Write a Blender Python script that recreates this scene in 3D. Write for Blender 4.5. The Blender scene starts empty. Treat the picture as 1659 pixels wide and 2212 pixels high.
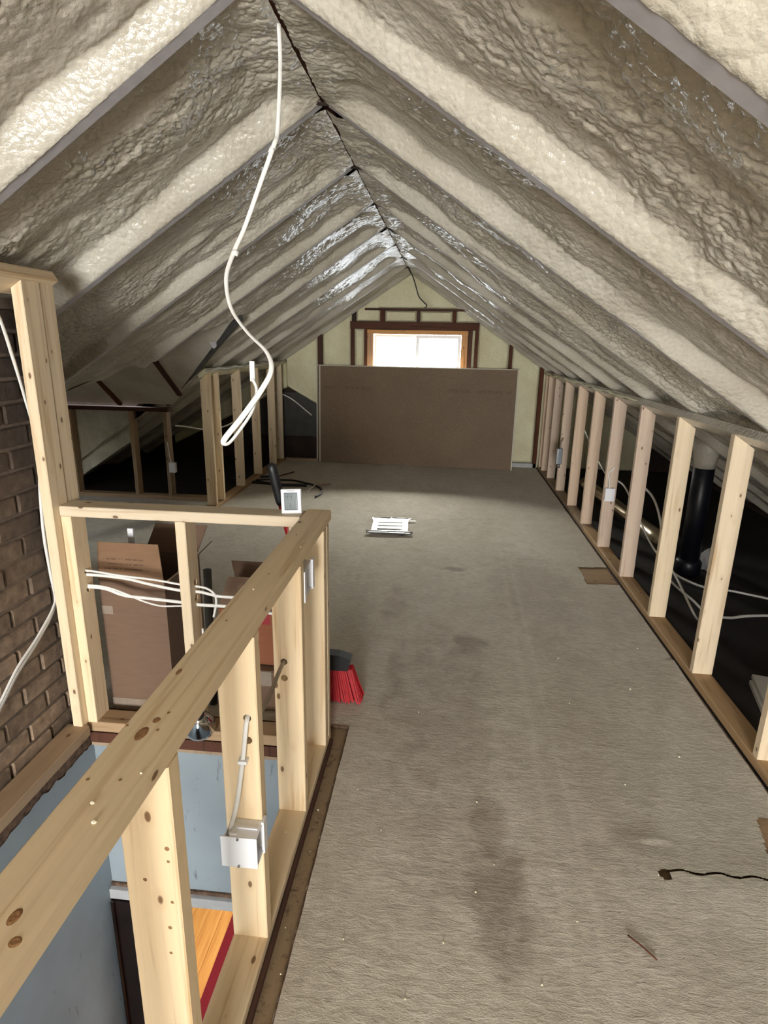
import bpy, bmesh, math, random
import numpy as np
from mathutils import Matrix, Vector, Euler

random.seed(7)
RNG = np.random.default_rng(11)
C = bpy.context.scene.collection
SC = bpy.context.scene

# ------------------------------------------------------------------ camera
cam_d = bpy.data.cameras.new('camera')
cam = bpy.data.objects.new('camera', cam_d)
C.objects.link(cam)
SC.camera = cam
W_PX, H_PX, F_PX = 1659.0, 2212.0, 1289.2
cam_d.sensor_fit = 'HORIZONTAL'
cam_d.sensor_width = 36.0
cam_d.lens = 36.0 * F_PX / W_PX
cam_d.clip_start = 0.02
yaw, pitch, roll = 0.09641207, 0.27631374, -0.01839986
fw = Vector((-math.sin(yaw) * math.cos(pitch), math.cos(yaw) * math.cos(pitch), -math.sin(pitch)))
r0 = Vector((math.cos(yaw), math.sin(yaw), 0))
d0 = fw.cross(r0)
rt = r0 * math.cos(roll) + d0 * math.sin(roll)
dn = -r0 * math.sin(roll) + d0 * math.cos(roll)
cam.matrix_world = Matrix(((rt.x, -dn.x, -fw.x, 0), (rt.y, -dn.y, -fw.y, 0), (rt.z, -dn.z, -fw.z, 1.5), (0, 0, 0, 1)))

# ------------------------------------------------------------------ world, light, exposure
SC.view_settings.view_transform = 'Standard'
SC.view_settings.look = 'None'
SC.view_settings.gamma = 1.0
SC.view_settings.use_curve_mapping = False
SC.view_settings.exposure = 0.6
SKY = 8.0
world = bpy.data.worlds.new('overcast_sky')
SC.world = world
world.use_nodes = True
bg = world.node_tree.nodes['Background']
bg.inputs[0].default_value = (0.90, 0.96, 1.0, 1)
bg.inputs[1].default_value = SKY
SC.cycles.max_bounces = 6
SC.cycles.diffuse_bounces = 4
SC.cycles.glossy_bounces = 2
SC.cycles.use_adaptive_sampling = True
SC.cycles.adaptive_threshold = 0.03
SC.cycles.transparent_max_bounces = 12
SC.cycles.sample_clamp_indirect = 4.0
SC.cycles.use_denoising = True


def area(name, loc, aim, sx, sy, power, color, portal=False, spread=180):
    l = bpy.data.lights.new(name, 'AREA')
    l.shape = 'RECTANGLE'
    l.size, l.size_y = sx, sy
    l.energy = power
    l.color = color
    l.spread = math.radians(spread)
    if portal:
        l.cycles.is_portal = True
    o = bpy.data.objects.new(name, l)
    C.objects.link(o)
    o.location = loc
    o.rotation_euler = (Vector(aim) - Vector(loc)).to_track_quat('-Z', 'Y').to_euler()
    return o


# daylight entering by the window in the gable behind the photographer
area('daylight_behind', (-0.15, -4.28, 1.10), (-0.15, 3.0, 0.95), 1.5, 1.2, 275, (1.0, 0.985, 0.96))
# daylight through the far gable window
area('far_window_daylight', (-0.37, 7.86, 1.30), (-0.37, 3.0, 1.2), 1.05, 0.56, 10, (0.93, 0.98, 1.0), portal=True)
area('far_window_sky', (-0.37, 8.75, 2.25), (-0.37, 7.4, 1.2), 1.6, 1.0, 620, (1.0, 0.99, 0.88))
# lit hallway of the storey below
area('hall_lamp', (-0.9, 2.9, -0.45), (-0.95, 2.75, -2.4), 0.8, 0.8, 21, (1.0, 0.97, 0.92))
area('stair_lamp', (-0.85, 0.3, -0.35), (-0.9, 1.6, -0.8), 0.5, 0.5, 3.5, (0.86, 0.94, 1.0))


# ------------------------------------------------------------------ materials
def lin(r, g, b):
    f = lambda c: (c / 255 / 12.92) if c / 255 <= 0.04045 else ((c / 255 + 0.055) / 1.055) ** 2.4
    return (f(r), f(g), f(b), 1)


class NT:
    def __init__(self, name):
        self.m = bpy.data.materials.new(name)
        self.m.use_nodes = True
        self.t = self.m.node_tree
        self.b = self.t.nodes['Principled BSDF']

    def n(self, typ, **kw):
        nd = self.t.nodes.new(typ)
        for k, v in kw.items():
            if k.startswith('i_'):
                key = k[2:]
                nd.inputs[int(key) if key.isdigit() else key.replace('_', ' ')].default_value = v
            else:
                setattr(nd, k, v)
        return nd

    def l(self, a, b):
        self.t.links.new(a, b)

    def ramp(self, src, stops):
        r = self.n('ShaderNodeValToRGB')
        e = r.color_ramp.elements
        while len(e) < len(stops):
            e.new(0.5)
        for el, (p, c) in zip(e, stops):
            el.position = p
            el.color = c if len(c) == 4 else (*c, 1)
        self.l(src, r.inputs[0])
        return r.outputs[0]

    def noise(self, vec, scale, detail=3, rough=0.5, dist=0.0):
        nd = self.n('ShaderNodeTexNoise')
        nd.inputs['Scale'].default_value = scale
        nd.inputs['Detail'].default_value = detail
        nd.inputs['Roughness'].default_value = rough
        nd.inputs['Distortion'].default_value = dist
        self.l(vec, nd.inputs['Vector'])
        return nd.outputs[0]

    def mapping(self, vec, scale=(1, 1, 1), loc=(0, 0, 0)):
        nd = self.n('ShaderNodeMapping')
        nd.inputs['Scale'].default_value = scale
        nd.inputs['Location'].default_value = loc
        self.l(vec, nd.inputs['Vector'])
        return nd.outputs[0]

    def math(self, op, a, b=None, c=None):
        nd = self.n('ShaderNodeMath', operation=op)
        for i, v in enumerate((a, b, c)):
            if v is None:
                continue
            if isinstance(v, (int, float)):
                nd.inputs[i].default_value = v
            else:
                self.l(v, nd.inputs[i])
        return nd.outputs[0]

    def mix(self, fac, a, b, mode='MIX'):
        nd = self.n('ShaderNodeMix', data_type='RGBA', blend_type=mode)
        for i, v in ((0, fac), (6, a), (7, b)):
            if isinstance(v, (int, float)):
                nd.inputs[i].default_value = v
            elif isinstance(v, tuple):
                nd.inputs[i].default_value = v if len(v) == 4 else (*v, 1)
            else:
                self.l(v, nd.inputs[i])
        return nd.outputs[2]

    def bump(self, h, strength=0.3, dist=0.01, normal=None):
        nd = self.n('ShaderNodeBump')
        nd.inputs['Strength'].default_value = strength
        nd.inputs['Distance'].default_value = dist
        self.l(h, nd.inputs['Height'])
        if normal is not None:
            self.l(normal, nd.inputs['Normal'])
        self.l(nd.outputs[0], self.b.inputs['Normal'])
        return nd.outputs[0]

    def obj(self):
        return self.n('ShaderNodeTexCoord').outputs['Object']

    def pos(self):
        return self.n('ShaderNodeNewGeometry').outputs['Position']

    def rnd(self):
        return self.n('ShaderNodeObjectInfo').outputs['Random']


def simple(name, col, rough=0.6, metal=0.0, noise_amt=0.0, nscale=20, bump=0.0, spec=0.5):
    t = NT(name)
    t.b.inputs['Roughness'].default_value = rough
    t.b.inputs['Metallic'].default_value = metal
    t.b.inputs['Specular IOR Level'].default_value = spec
    v = t.obj()
    n = t.noise(v, nscale, 4)
    dark = tuple(c * (1 - noise_amt) for c in col[:3]) + (1,)
    lite = tuple(min(1, c * (1 + noise_amt)) for c in col[:3]) + (1,)
    t.l(t.ramp(n, [(0.3, dark), (0.7, lite)]), t.b.inputs['Base Color'])
    if bump:
        t.bump(n, bump, 0.004)
    return t.m


def wood(name, base, dark, knot=(0.10, 0.035, 0.010), rough=0.62, vary=0.16, knots=True, kscale=1.0):
    """Sawn softwood: long axis of every board is its local Z."""
    t = NT(name)
    v0 = t.obj()
    rn = t.rnd()
    off = t.n('ShaderNodeCombineXYZ')
    t.l(t.math('MULTIPLY', rn, 37.0), off.inputs[0])
    t.l(t.math('MULTIPLY', rn, 13.0), off.inputs[1])
    t.l(t.math('MULTIPLY', rn, 71.0), off.inputs[2])
    add = t.n('ShaderNodeVectorMath', operation='ADD')
    t.l(v0, add.inputs[0])
    t.l(off.outputs[0], add.inputs[1])
    v = add.outputs[0]
    grain = t.noise(t.mapping(v, (70, 70, 2.2)), 1.0, 4, 0.55, 0.8)
    broad = t.noise(t.mapping(v, (22, 22, 1.3)), 1.0, 2, 0.5, 1.2)
    g = t.math('ADD', t.math('MULTIPLY', grain, 0.45), t.math('MULTIPLY', broad, 0.55))
    col = t.ramp(g, [(0.32, dark), (0.46, base), (0.72, tuple(min(1, c * 1.12) for c in base[:3]) + (1,))])
    if knots:
        vor = t.n('ShaderNodeTexVoronoi')
        vor.inputs['Scale'].default_value = 1.0
        t.l(t.mapping(v, (17 * kscale, 17 * kscale, 8.5 * kscale)), vor.inputs['Vector'])
        d = vor.outputs['Distance']
        k = t.ramp(d, [(0.0, (1, 1, 1)), (0.075, (0.95, 0.95, 0.95)), (0.105, (0, 0, 0)), (1.0, (0, 0, 0))])
        ring = t.ramp(d, [(0.0, (1, 1, 1)), (0.26, (0, 0, 0)), (1.0, (0, 0, 0))])
        col = t.mix(t.math('MULTIPLY', ring, 0.40), col, dark)
        col = t.mix(t.math('MULTIPLY', k, 0.85), col, knot)
    # board to board variation
    hsv = t.n('ShaderNodeHueSaturation')
    t.l(t.math('ADD', t.math('MULTIPLY', rn, vary * 1.5), 1 - vary), hsv.inputs['Value'])
    t.l(t.math('ADD', t.math('MULTIPLY', rn, 0.25), 0.88), hsv.inputs['Saturation'])
    t.l(col, hsv.inputs['Color'])
    t.l(hsv.outputs[0], t.b.inputs['Base Color'])
    t.b.inputs['Roughness'].default_value = rough
    t.b.inputs['Specular IOR Level'].default_value = 0.3
    t.bump(grain, 0.12, 0.002)
    return t.m


M = {}
M['pine'] = wood('pine_lumber', lin(224, 204, 172), lin(198, 168, 130))
M['pine_pink'] = wood('pink_pine_lumber', lin(214, 190, 166), lin(190, 158, 132), kscale=1.15)
M['pine_old'] = wood('weathered_pine', lin(166, 140, 110), lin(124, 96, 70))
M['old_wood'] = wood('old_brown_framing', lin(84, 52, 38), lin(44, 26, 18), rough=0.75)
M['orange_wood'] = wood('window_frame_wood', lin(200, 150, 100), lin(140, 88, 50), rough=0.6)
M['knot'] = simple('wood_knot', lin(150, 108, 68), 0.6, 0, 0.35, 260, 0.2)
M['stained'] = simple('dark_stained_wood', lin(26, 16, 13), 0.25, 0, 0.4, 12, 0.05)


def foam_mat(name, base, shade, rough=0.38, spec=0.5):
    t = NT(name)
    p = t.pos()
    big = t.noise(p, 3.0, 2)
    fine = n1 = t.noise(p, 80, 3, 0.6)
    col = t.ramp(big, [(0.30, shade), (0.68, base)])
    sp = t.ramp(fine, [(0.25, (0.88, 0.87, 0.84)), (0.6, (1, 1, 1))])
    col = t.mix(1.0, col, sp, 'MULTIPLY')
    t.l(col, t.b.inputs['Base Color'])
    t.b.inputs['Roughness'].default_value = rough
    t.b.inputs['Specular IOR Level'].default_value = spec
    vor = t.n('ShaderNodeTexVoronoi', feature='F1')
    vor.inputs['Scale'].default_value = 60
    t.l(p, vor.inputs['Vector'])
    h = t.math('ADD', n1, t.math('MULTIPLY', vor.outputs['Distance'], -0.8))
    t.bump(h, 0.38, 0.009)
    return t.m


M['foam'] = foam_mat('spray_foam', lin(204, 199, 186), lin(182, 175, 159), 0.24, 0.7)
M['foam_y'] = foam_mat('gable_spray_foam', lin(230, 226, 192), lin(214, 206, 168), 0.5, 0.35)
M['overspray'] = simple('overspray_grey_timber', lin(184, 182, 186), 0.6, 0, 0.10, 30, 0.1)
M['dark_board'] = simple('dark_roof_board', lin(50, 36, 28), 0.85, 0, 0.4, 9, 0.2)
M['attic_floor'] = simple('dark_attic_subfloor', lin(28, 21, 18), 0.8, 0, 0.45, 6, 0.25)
M['white_pl'] = simple('white_plastic', lin(232, 233, 236), 0.35, 0, 0.02, 8)
M['cable'] = simple('white_cable_sheath', lin(228, 226, 220), 0.45, 0, 0.05, 30)
M['grey_cable'] = simple('grey_cable_sheath', lin(150, 136, 122), 0.5, 0, 0.1, 30)
M['black'] = simple('black_plastic', lin(22, 22, 24), 0.5, 0, 0.2, 20)
M['black_pipe'] = simple('black_iron_pipe', lin(16, 18, 28), 0.4, 0, 0.3, 12, 0.1)
M['red'] = simple('red_plastic', lin(150, 16, 22), 0.35, 0, 0.05, 20)
M['bristle'] = simple('red_bristles', lin(172, 18, 30), 0.55, 0, 0.15, 60)
M['metal'] = simple('galvanised_steel', lin(170, 172, 172), 0.28, 0.9, 0.1, 12)
M['duct'] = simple('bare_metal_duct', lin(196, 184, 160), 0.24, 0.95, 0.15, 6, 0.1)
M['chrome'] = simple('chrome', lin(222, 226, 230), 0.08, 1.0, 0.02, 5)
M['greybox'] = simple('grey_steel_box', lin(120, 128, 132), 0.35, 0.6, 0.08, 12)
M['board_edge'] = simple('gypsum_edge', lin(206, 200, 186), 0.8, 0, 0.06, 60, 0.1)
M['whiteboard'] = simple('white_panel', lin(198, 196, 190), 0.6, 0, 0.05, 9)
M['red_rug'] = simple('red_runner', lin(120, 10, 26), 0.9, 0, 0.12, 90, 0.2)
M['crumb'] = simple('foam_crumb', lin(236, 226, 200), 0.7, 0, 0.05, 20)
M['foil'] = simple('crumpled_foil', lin(196, 198, 200), 0.22, 0.85, 0.12, 40, 0.5)
M['paper_white'] = simple('white_sheet', lin(240, 240, 238), 0.5, 0, 0.02, 20)
M['mortar'] = simple('mortar', lin(104, 90, 78), 0.9, 0, 0.25, 30, 0.3)
M['lcd'] = simple('grey_lcd', lin(126, 134, 136), 0.2, 0, 0.06, 90)
M['lcd_dark'] = simple('dark_lcd_segment', lin(64, 70, 76), 0.3, 0, 0.02, 9)
M['leaf'] = simple('leaf', lin(62, 70, 62), 0.6, 0, 0.2, 9)


def brick_mat():
    t = NT('shaded_brick')
    p = t.pos()
    rn = t.rnd()
    n = t.noise(p, 28, 4, 0.6)
    col = t.ramp(n, [(0.3, lin(112, 94, 78)), (0.7, lin(158, 136, 114))])
    hsv = t.n('ShaderNodeHueSaturation')
    t.l(t.math('ADD', t.math('MULTIPLY', rn, 0.5), 0.72), hsv.inputs['Value'])
    t.l(col, hsv.inputs['Color'])
    # shade painted into the brick colour, deepening up the chimney
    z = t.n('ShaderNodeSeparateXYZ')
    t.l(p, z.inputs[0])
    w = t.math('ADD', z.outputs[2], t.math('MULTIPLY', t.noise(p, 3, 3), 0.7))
    top_shade = t.ramp(t.math('MULTIPLY', w, 0.5), [(0.35, (0, 0, 0)), (0.80, (0.85, 0.85, 0.85))])
    c2 = t.mix(top_shade, hsv.outputs[0], lin(38, 28, 24))
    t.l(c2, t.b.inputs['Base Color'])
    t.b.inputs['Roughness'].default_value = 0.9
    t.bump(n, 0.5, 0.006)
    return t.m


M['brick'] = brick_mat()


def carpet_mat():
    t = NT('worn_beige_carpet')
    p = t.pos()
    fine = t.noise(t.mapping(p, (0.8, 1.25, 1)), 190, 3, 0.7)
    rib = t.noise(t.mapping(p, (26, 70, 10)), 1.0, 3, 0.6, 0.6)
    mid = t.noise(p, 9, 4, 0.6, 0.5)
    big = t.noise(t.mapping(p, (1.2, 0.45, 1)), 1.6, 3, 0.55)
    col = t.ramp(big, [(0.33, lin(198, 188, 172)), (0.66, lin(222, 214, 200))])
    col = t.mix(0.35, col, t.ramp(mid, [(0.3, lin(178, 168, 150)), (0.7, lin(220, 213, 198))]))
    col = t.mix(1.0, col, t.ramp(fine, [(0.2, (0.74, 0.73, 0.72)), (0.7, (1, 1, 1))]), 'MULTIPLY')
    col = t.mix(1.0, col, t.ramp(rib, [(0.32, (0.80, 0.79, 0.78)), (0.60, (1, 1, 1))]), 'MULTIPLY')
    sx = t.n('ShaderNodeSeparateXYZ')
    t.l(p, sx.inputs[0])
    X, Y = sx.outputs[0], sx.outputs[1]

    def blob(cx, cy, rx, ry, soft=0.5):
        dx = t.math('MULTIPLY', t.math('SUBTRACT', X, cx), 1 / rx)
        dy = t.math('MULTIPLY', t.math('SUBTRACT', Y, cy), 1 / ry)
        d = t.math('ADD', t.math('MULTIPLY', dx, dx), t.math('MULTIPLY', dy, dy))
        d = t.math('ADD', d, t.math('MULTIPLY', t.math('SUBTRACT', mid, 0.5), 1.6))
        return t.ramp(d, [(0.15, (1, 1, 1)), (1.0, (0, 0, 0))])
    # brown walked-in stains down the aisle, darker edge marks
    for cx, cy, rx, ry, a in ((0.22, 1.35, 0.10, 0.24, 0.34), (0.21, 1.62, 0.07, 0.14, 0.24), (0.02, 2.3, 0.28, 0.75, 0.20),
                              (0.18, 2.85, 0.12, 0.12, 0.28), (0.05, 1.5, 0.16, 0.3, 0.10), (-0.18, 2.5, 0.05, 0.5, 0.10),
                              (0.68, 1.62, 0.12, 0.08, 0.22), (0.12, 3.9, 0.09, 0.05, 0.30), (-0.25, 3.3, 0.08, 0.3, 0.15),
                              (0.62, 3.6, 0.3, 0.9, 0.12), (0.1, 4.6, 0.5, 0.8, 0.08)):
        col = t.mix(t.math('MULTIPLY', blob(cx, cy, rx, ry), min(1.0, a * 1.5)), col, lin(104, 84, 68))
    # two pale rub lines running down the room
    for x0, sl, wd in ((0.375, 0.026, 0.009), (0.475, 0.016, 0.007)):
        cxl = t.math('ADD', t.math('MULTIPLY', Y, sl), x0 - 0.02)
        cxl = t.math('ADD', cxl, t.math('MULTIPLY', t.math('SUBTRACT', t.noise(p, 4, 2), 0.5), 0.03))
        d = t.math('ABSOLUTE', t.math('SUBTRACT', X, cxl))
        f = t.ramp(t.math('MULTIPLY', d, 1 / (wd * 2.5)), [(0.1, (1, 1, 1)), (1.0, (0, 0, 0))])
        fy = t.ramp(t.math('MULTIPLY', Y, 0.2), [(0.1, (1, 1, 1)), (0.75, (0.75, 0.75, 0.75)), (0.9, (0, 0, 0))])
        col = t.mix(t.math('MULTIPLY', t.math('MULTIPLY', f, fy), 0.20), col, lin(226, 218, 204))
    # near right: trampled, slightly greener pale area
    col = t.mix(t.math('MULTIPLY', blob(1.0, 1.5, 0.45, 0.75), 0.25), col, lin(198, 198, 184))
    t.l(col, t.b.inputs['Base Color'])
    t.b.inputs['Roughness'].default_value = 0.95
    t.b.inputs['Specular IOR Level'].default_value = 0.1
    t.b.inputs['Sheen Weight'].default_value = 0.15
    h = t.math('ADD', t.math('MULTIPLY', fine, 0.5), t.math('MULTIPLY', rib, 0.9))
    t.bump(h, 0.45, 0.006)
    return t.m


M['carpet'] = carpet_mat()


def cardboard_mat(name, base, printed=False):
    t = NT(name)
    v = t.obj()
    n = t.noise(t.mapping(v, (1, 1, 6)), 12, 3)
    col = t.ramp(n, [(0.3, tuple(c * 0.88 for c in base[:3]) + (1,)), (0.7, base)])
    if printed:
        s = t.n('ShaderNodeSeparateXYZ')
        t.l(t.pos(), s.inputs[0])
        rows = t.math('SINE', t.math('MULTIPLY', s.outputs[2], 330.0))
        rows = t.ramp(rows, [(0.55, (0, 0, 0)), (0.62, (1, 1, 1))])
        wnoise = t.noise(t.mapping(t.pos(), (150, 20, 35)), 1.0, 2)
        letters = t.ramp(wnoise, [(0.42, (0, 0, 0)), (0.5, (1, 1, 1))])
        zm = t.ramp(t.math('MULTIPLY', s.outputs[2], 1.0), [(0.625, (0, 0, 0)), (0.630, (1, 1, 1)), (0.68, (1, 1, 1)), (0.685, (0, 0, 0))])
        xm = t.ramp(t.math('ADD', s.outputs[0], 1.5), [(0.20, (0, 0, 0)), (0.21, (1, 1, 1)), (0.36, (1, 1, 1)), (0.37, (0, 0, 0))])
        f = t.math('MULTIPLY', t.math('MULTIPLY', rows, letters), t.math('MULTIPLY', zm, xm))
        col = t.mix(t.math('MULTIPLY', f, 0.6), col, lin(60, 40, 28))
    t.l(col, t.b.inputs['Base Color'])
    t.b.inputs['Roughness'].default_value = 0.8
    return t.m


M['card'] = cardboard_mat('brown_cardboard', lin(112, 88, 70))
M['card_print'] = cardboard_mat('printed_cardboard', lin(126, 96, 70), True)
M['card_orange'] = cardboard_mat('orange_brown_cardboard', lin(140, 84, 54))
M['tape'] = simple('grey_packing_tape', lin(140, 126, 112), 0.45, 0, 0.1, 30)


def drywall_mat():
    t = NT('brown_board_paper')
    p = t.pos()
    n = t.noise(p, 1.6, 3)
    fib = t.noise(p, 140, 3)
    col = t.ramp(n, [(0.3, lin(104, 83, 56)), (0.7, lin(117, 94, 66))])
    col = t.mix(0.08, col, t.ramp(fib, [(0.3, (0, 0, 0)), (0.7, (1, 1, 1))]))
    s = t.n('ShaderNodeSeparateXYZ')
    t.l(p, s.inputs[0])
    zm = t.ramp(s.outputs[2], [(0.928, (0, 0, 0)), (0.934, (1, 1, 1)), (0.965, (1, 1, 1)), (0.972, (0, 0, 0))])
    xs = t.math('MULTIPLY', t.math('ADD', s.outputs[0], 2.0), 0.3)
    k = (1, 1, 1)
    o = (0, 0, 0)
    xm = t.ramp(xs, [(0.140, o), (0.143, k), (0.200, k), (0.203, o), (0.228, o), (0.231, k), (0.330, k), (0.333, o)])
    xm2 = t.ramp(xs, [(0.612, o), (0.615, k), (0.690, k), (0.693, o), (0.72, o), (0.723, k), (0.84, k), (0.843, o)])
    txt = t.ramp(t.noise(t.mapping(p, (70, 1, 45)), 1.0, 2), [(0.44, o), (0.54, k)])
    f = t.math('MULTIPLY', t.math('MULTIPLY', t.math('ADD', xm, xm2), zm), txt)
    col = t.mix(t.math('MULTIPLY', f, 0.33), col, lin(60, 48, 40))
    t.l(col, t.b.inputs['Base Color'])
    t.b.inputs['Roughness'].default_value = 0.5
    t.b.inputs['Specular IOR Level'].default_value = 0.12
    return t.m


M['drywall'] = drywall_mat()


def plaster_mat():
    t = NT('worn_blue_plaster')
    p = t.pos()
    big = t.noise(p, 2.2, 3)
    col = t.ramp(big, [(0.3, lin(128, 137, 142)), (0.7, lin(150, 161, 167))])
    sc = t.noise(t.mapping(p, (26, 26, 6)), 1.0, 4, 0.7)
    sc = t.ramp(sc, [(0.62, (0, 0, 0)), (0.70, (1, 1, 1))])
    col = t.mix(t.math('MULTIPLY', sc, 0.6), col, lin(78, 78, 80))
    t.l(col, t.b.inputs['Base Color'])
    t.b.inputs['Roughness'].default_value = 0.55
    t.bump(big, 0.1, 0.01)
    return t.m


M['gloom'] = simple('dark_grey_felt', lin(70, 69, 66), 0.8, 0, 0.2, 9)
M['plaster'] = plaster_mat()
M['torn'] = simple('torn_plaster_edge', lin(96, 74, 58), 0.95, 0, 0.6, 45, 0.8)
M['greyplaster'] = simple('grey_painted_trim', lin(176, 176, 176), 0.6, 0, 0.12, 12, 0.1)
M['subfloor'] = wood('bare_painted_subfloor', lin(150, 126, 96), lin(100, 78, 56), rough=0.8, knots=False)


def plank_mat():
    t = NT('orange_oak_plank')
    v = t.obj()
    rn = t.rnd()
    g = t.noise(t.mapping(v, (40, 2.5, 1)), 1.0, 4, 0.6, 0.8)
    col = t.ramp(g, [(0.3, lin(216, 146, 72)), (0.7, lin(244, 182, 102))])
    hsv = t.n('ShaderNodeHueSaturation')
    t.l(t.math('ADD', t.math('MULTIPLY', rn, 0.16), 0.92), hsv.inputs['Value'])
    t.l(col, hsv.inputs['Color'])
    t.l(hsv.outputs[0], t.b.inputs['Base Color'])
    t.b.inputs['Roughness'].default_value = 0.35
    return t.m


M['plank'] = plank_mat()


def glass_mat():
    t = NT('window_glass')
    out = t.t.nodes['Material Output']
    tr = t.n('ShaderNodeBsdfTransparent')
    gl = t.n('ShaderNodeBsdfGlossy')
    gl.inputs['Roughness'].default_value = 0.02
    fr = t.n('ShaderNodeFresnel')
    mx = t.n('ShaderNodeMixShader')
    t.l(fr.outputs[0], mx.inputs[0])
    t.l(tr.outputs[0], mx.inputs[1])
    t.l(gl.outputs[0], mx.inputs[2])
    t.l(mx.outputs[0], out.inputs['Surface'])
    return t.m


M['glass'] = glass_mat()

# ------------------------------------------------------------------ object helpers
WM = {}


def _attach(o, parent, Mw):
    WM[o.name] = Mw.copy()
    if parent is not None:
        o.parent = parent
        o.matrix_parent_inverse = Matrix.Identity(4)
        o.matrix_basis = WM[parent.name].inverted() @ Mw
    else:
        o.matrix_basis = Mw
    return o


def thing(name, label, cat, loc, group=None):
    o = bpy.data.objects.new(name, None)
    C.objects.link(o)
    o.empty_display_size = 0.05
    _attach(o, None, Matrix.Translation(loc))
    o['label'] = label
    o['category'] = cat
    if group:
        o['group'] = group
    return o


def tag(o, label, cat, group=None):
    o['label'] = label
    o['category'] = cat
    if group:
        o['group'] = group
    return o


def struct_empty(name, loc=(0, 0, 0)):
    o = bpy.data.objects.new(name, None)
    C.objects.link(o)
    _attach(o, None, Matrix.Translation(loc))
    o['kind'] = 'structure'
    return o


def mesh_obj(name, verts, faces, mat, parent=None, Mw=None, smooth=False):
    """verts in local coordinates of Mw (world if None: then the origin is put at the base centre)."""
    me = bpy.data.meshes.new(name)
    vs = np.array(verts, dtype=float).reshape(-1, 3)
    if Mw is None:
        c = Vector(((vs[:, 0].min() + vs[:, 0].max()) / 2, (vs[:, 1].min() + vs[:, 1].max()) / 2, vs[:, 2].min()))
        vs = vs - np.array(c)
        Mw = Matrix.Translation(c)
    me.from_pydata([tuple(v) for v in vs], [], faces)
    me.materials.append(mat)
    if smooth:
        me.polygons.foreach_set('use_smooth', [True] * len(me.polygons))
    me.update()
    o = bpy.data.objects.new(name, me)
    C.objects.link(o)
    return _attach(o, parent, Mw)


def grid_obj(name, P, mat, parent=None, keep=None, smooth=True, flip=False):
    """P: (n, m, 3) world points -> quad grid mesh."""
    n, m = P.shape[:2]
    idx = np.arange(n * m).reshape(n, m)
    q = np.stack([idx[:-1, :-1], idx[1:, :-1], idx[1:, 1:], idx[:-1, 1:]], axis=-1).reshape(-1, 4)
    if keep is not None:
        q = q[keep.reshape(-1)]
    if flip:
        q = q[:, ::-1]
    vs = P.reshape(-1, 3)
    used = np.zeros(len(vs), bool)
    used[q.reshape(-1)] = True
    remap = np.cumsum(used) - 1
    vs = vs[used]
    q = remap[q]
    c = np.array([(vs[:, 0].min() + vs[:, 0].max()) / 2, (vs[:, 1].min() + vs[:, 1].max()) / 2, vs[:, 2].min()])
    me = bpy.data.meshes.new(name)
    me.vertices.add(len(vs))
    me.vertices.foreach_set('co', (vs - c).astype(np.float32).reshape(-1))
    me.loops.add(len(q) * 4)
    me.loops.foreach_set('vertex_index', q.reshape(-1).astype(np.int32))
    me.polygons.add(len(q))
    me.polygons.foreach_set('loop_start', np.arange(0, len(q) * 4, 4, dtype=np.int32))
    me.polygons.foreach_set('loop_total', np.full(len(q), 4, np.int32))
    me.polygons.foreach_set('use_smooth', np.full(len(q), smooth))
    me.update(calc_edges=True)
    me.materials.append(mat)
    o = bpy.data.objects.new(name, me)
    C.objects.link(o)
    return _attach(o, parent, Matrix.Translation(Vector(c)))


def box_geo(x0, x1, y0, y1, z0, z1):
    v = [(x, y, z) for z in (z0, z1) for y in (y0, y1) for x in (x0, x1)]
    f = [(0, 2, 3, 1), (4, 5, 7, 6), (0, 1, 5, 4), (2, 6, 7, 3), (0, 4, 6, 2), (1, 3, 7, 5)]
    return v, f


def bev_box(name, x0, x1, y0, y1, z0, z1, mat, parent=None, bev=0.003, Mw=None, seg=2):
    """Bevelled box given in world coordinates (or local ones when Mw is given)."""
    bm = bmesh.new()
    v, f = box_geo(x0, x1, y0, y1, z0, z1)
    bv = [bm.verts.new(p) for p in v]
    for q in f:
        bm.faces.new([bv[i] for i in q])
    bmesh.ops.bevel(bm, geom=bm.edges[:], offset=bev, segments=seg, profile=0.7, affect='EDGES')
    bm.normal_update()
    vs = [tuple(p.co) for p in bm.verts]
    for i, p in enumerate(bm.verts):
        p.index = i
    fs = [[p.index for p in fc.verts] for fc in bm.faces]
    bm.free()
    return mesh_obj(name, vs, fs, mat, parent, Mw)


def box(name, x0, x1, y0, y1, z0, z1, mat, parent=None, Mw=None):
    v, f = box_geo(x0, x1, y0, y1, z0, z1)
    return mesh_obj(name, v, f, mat, parent, Mw)


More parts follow.
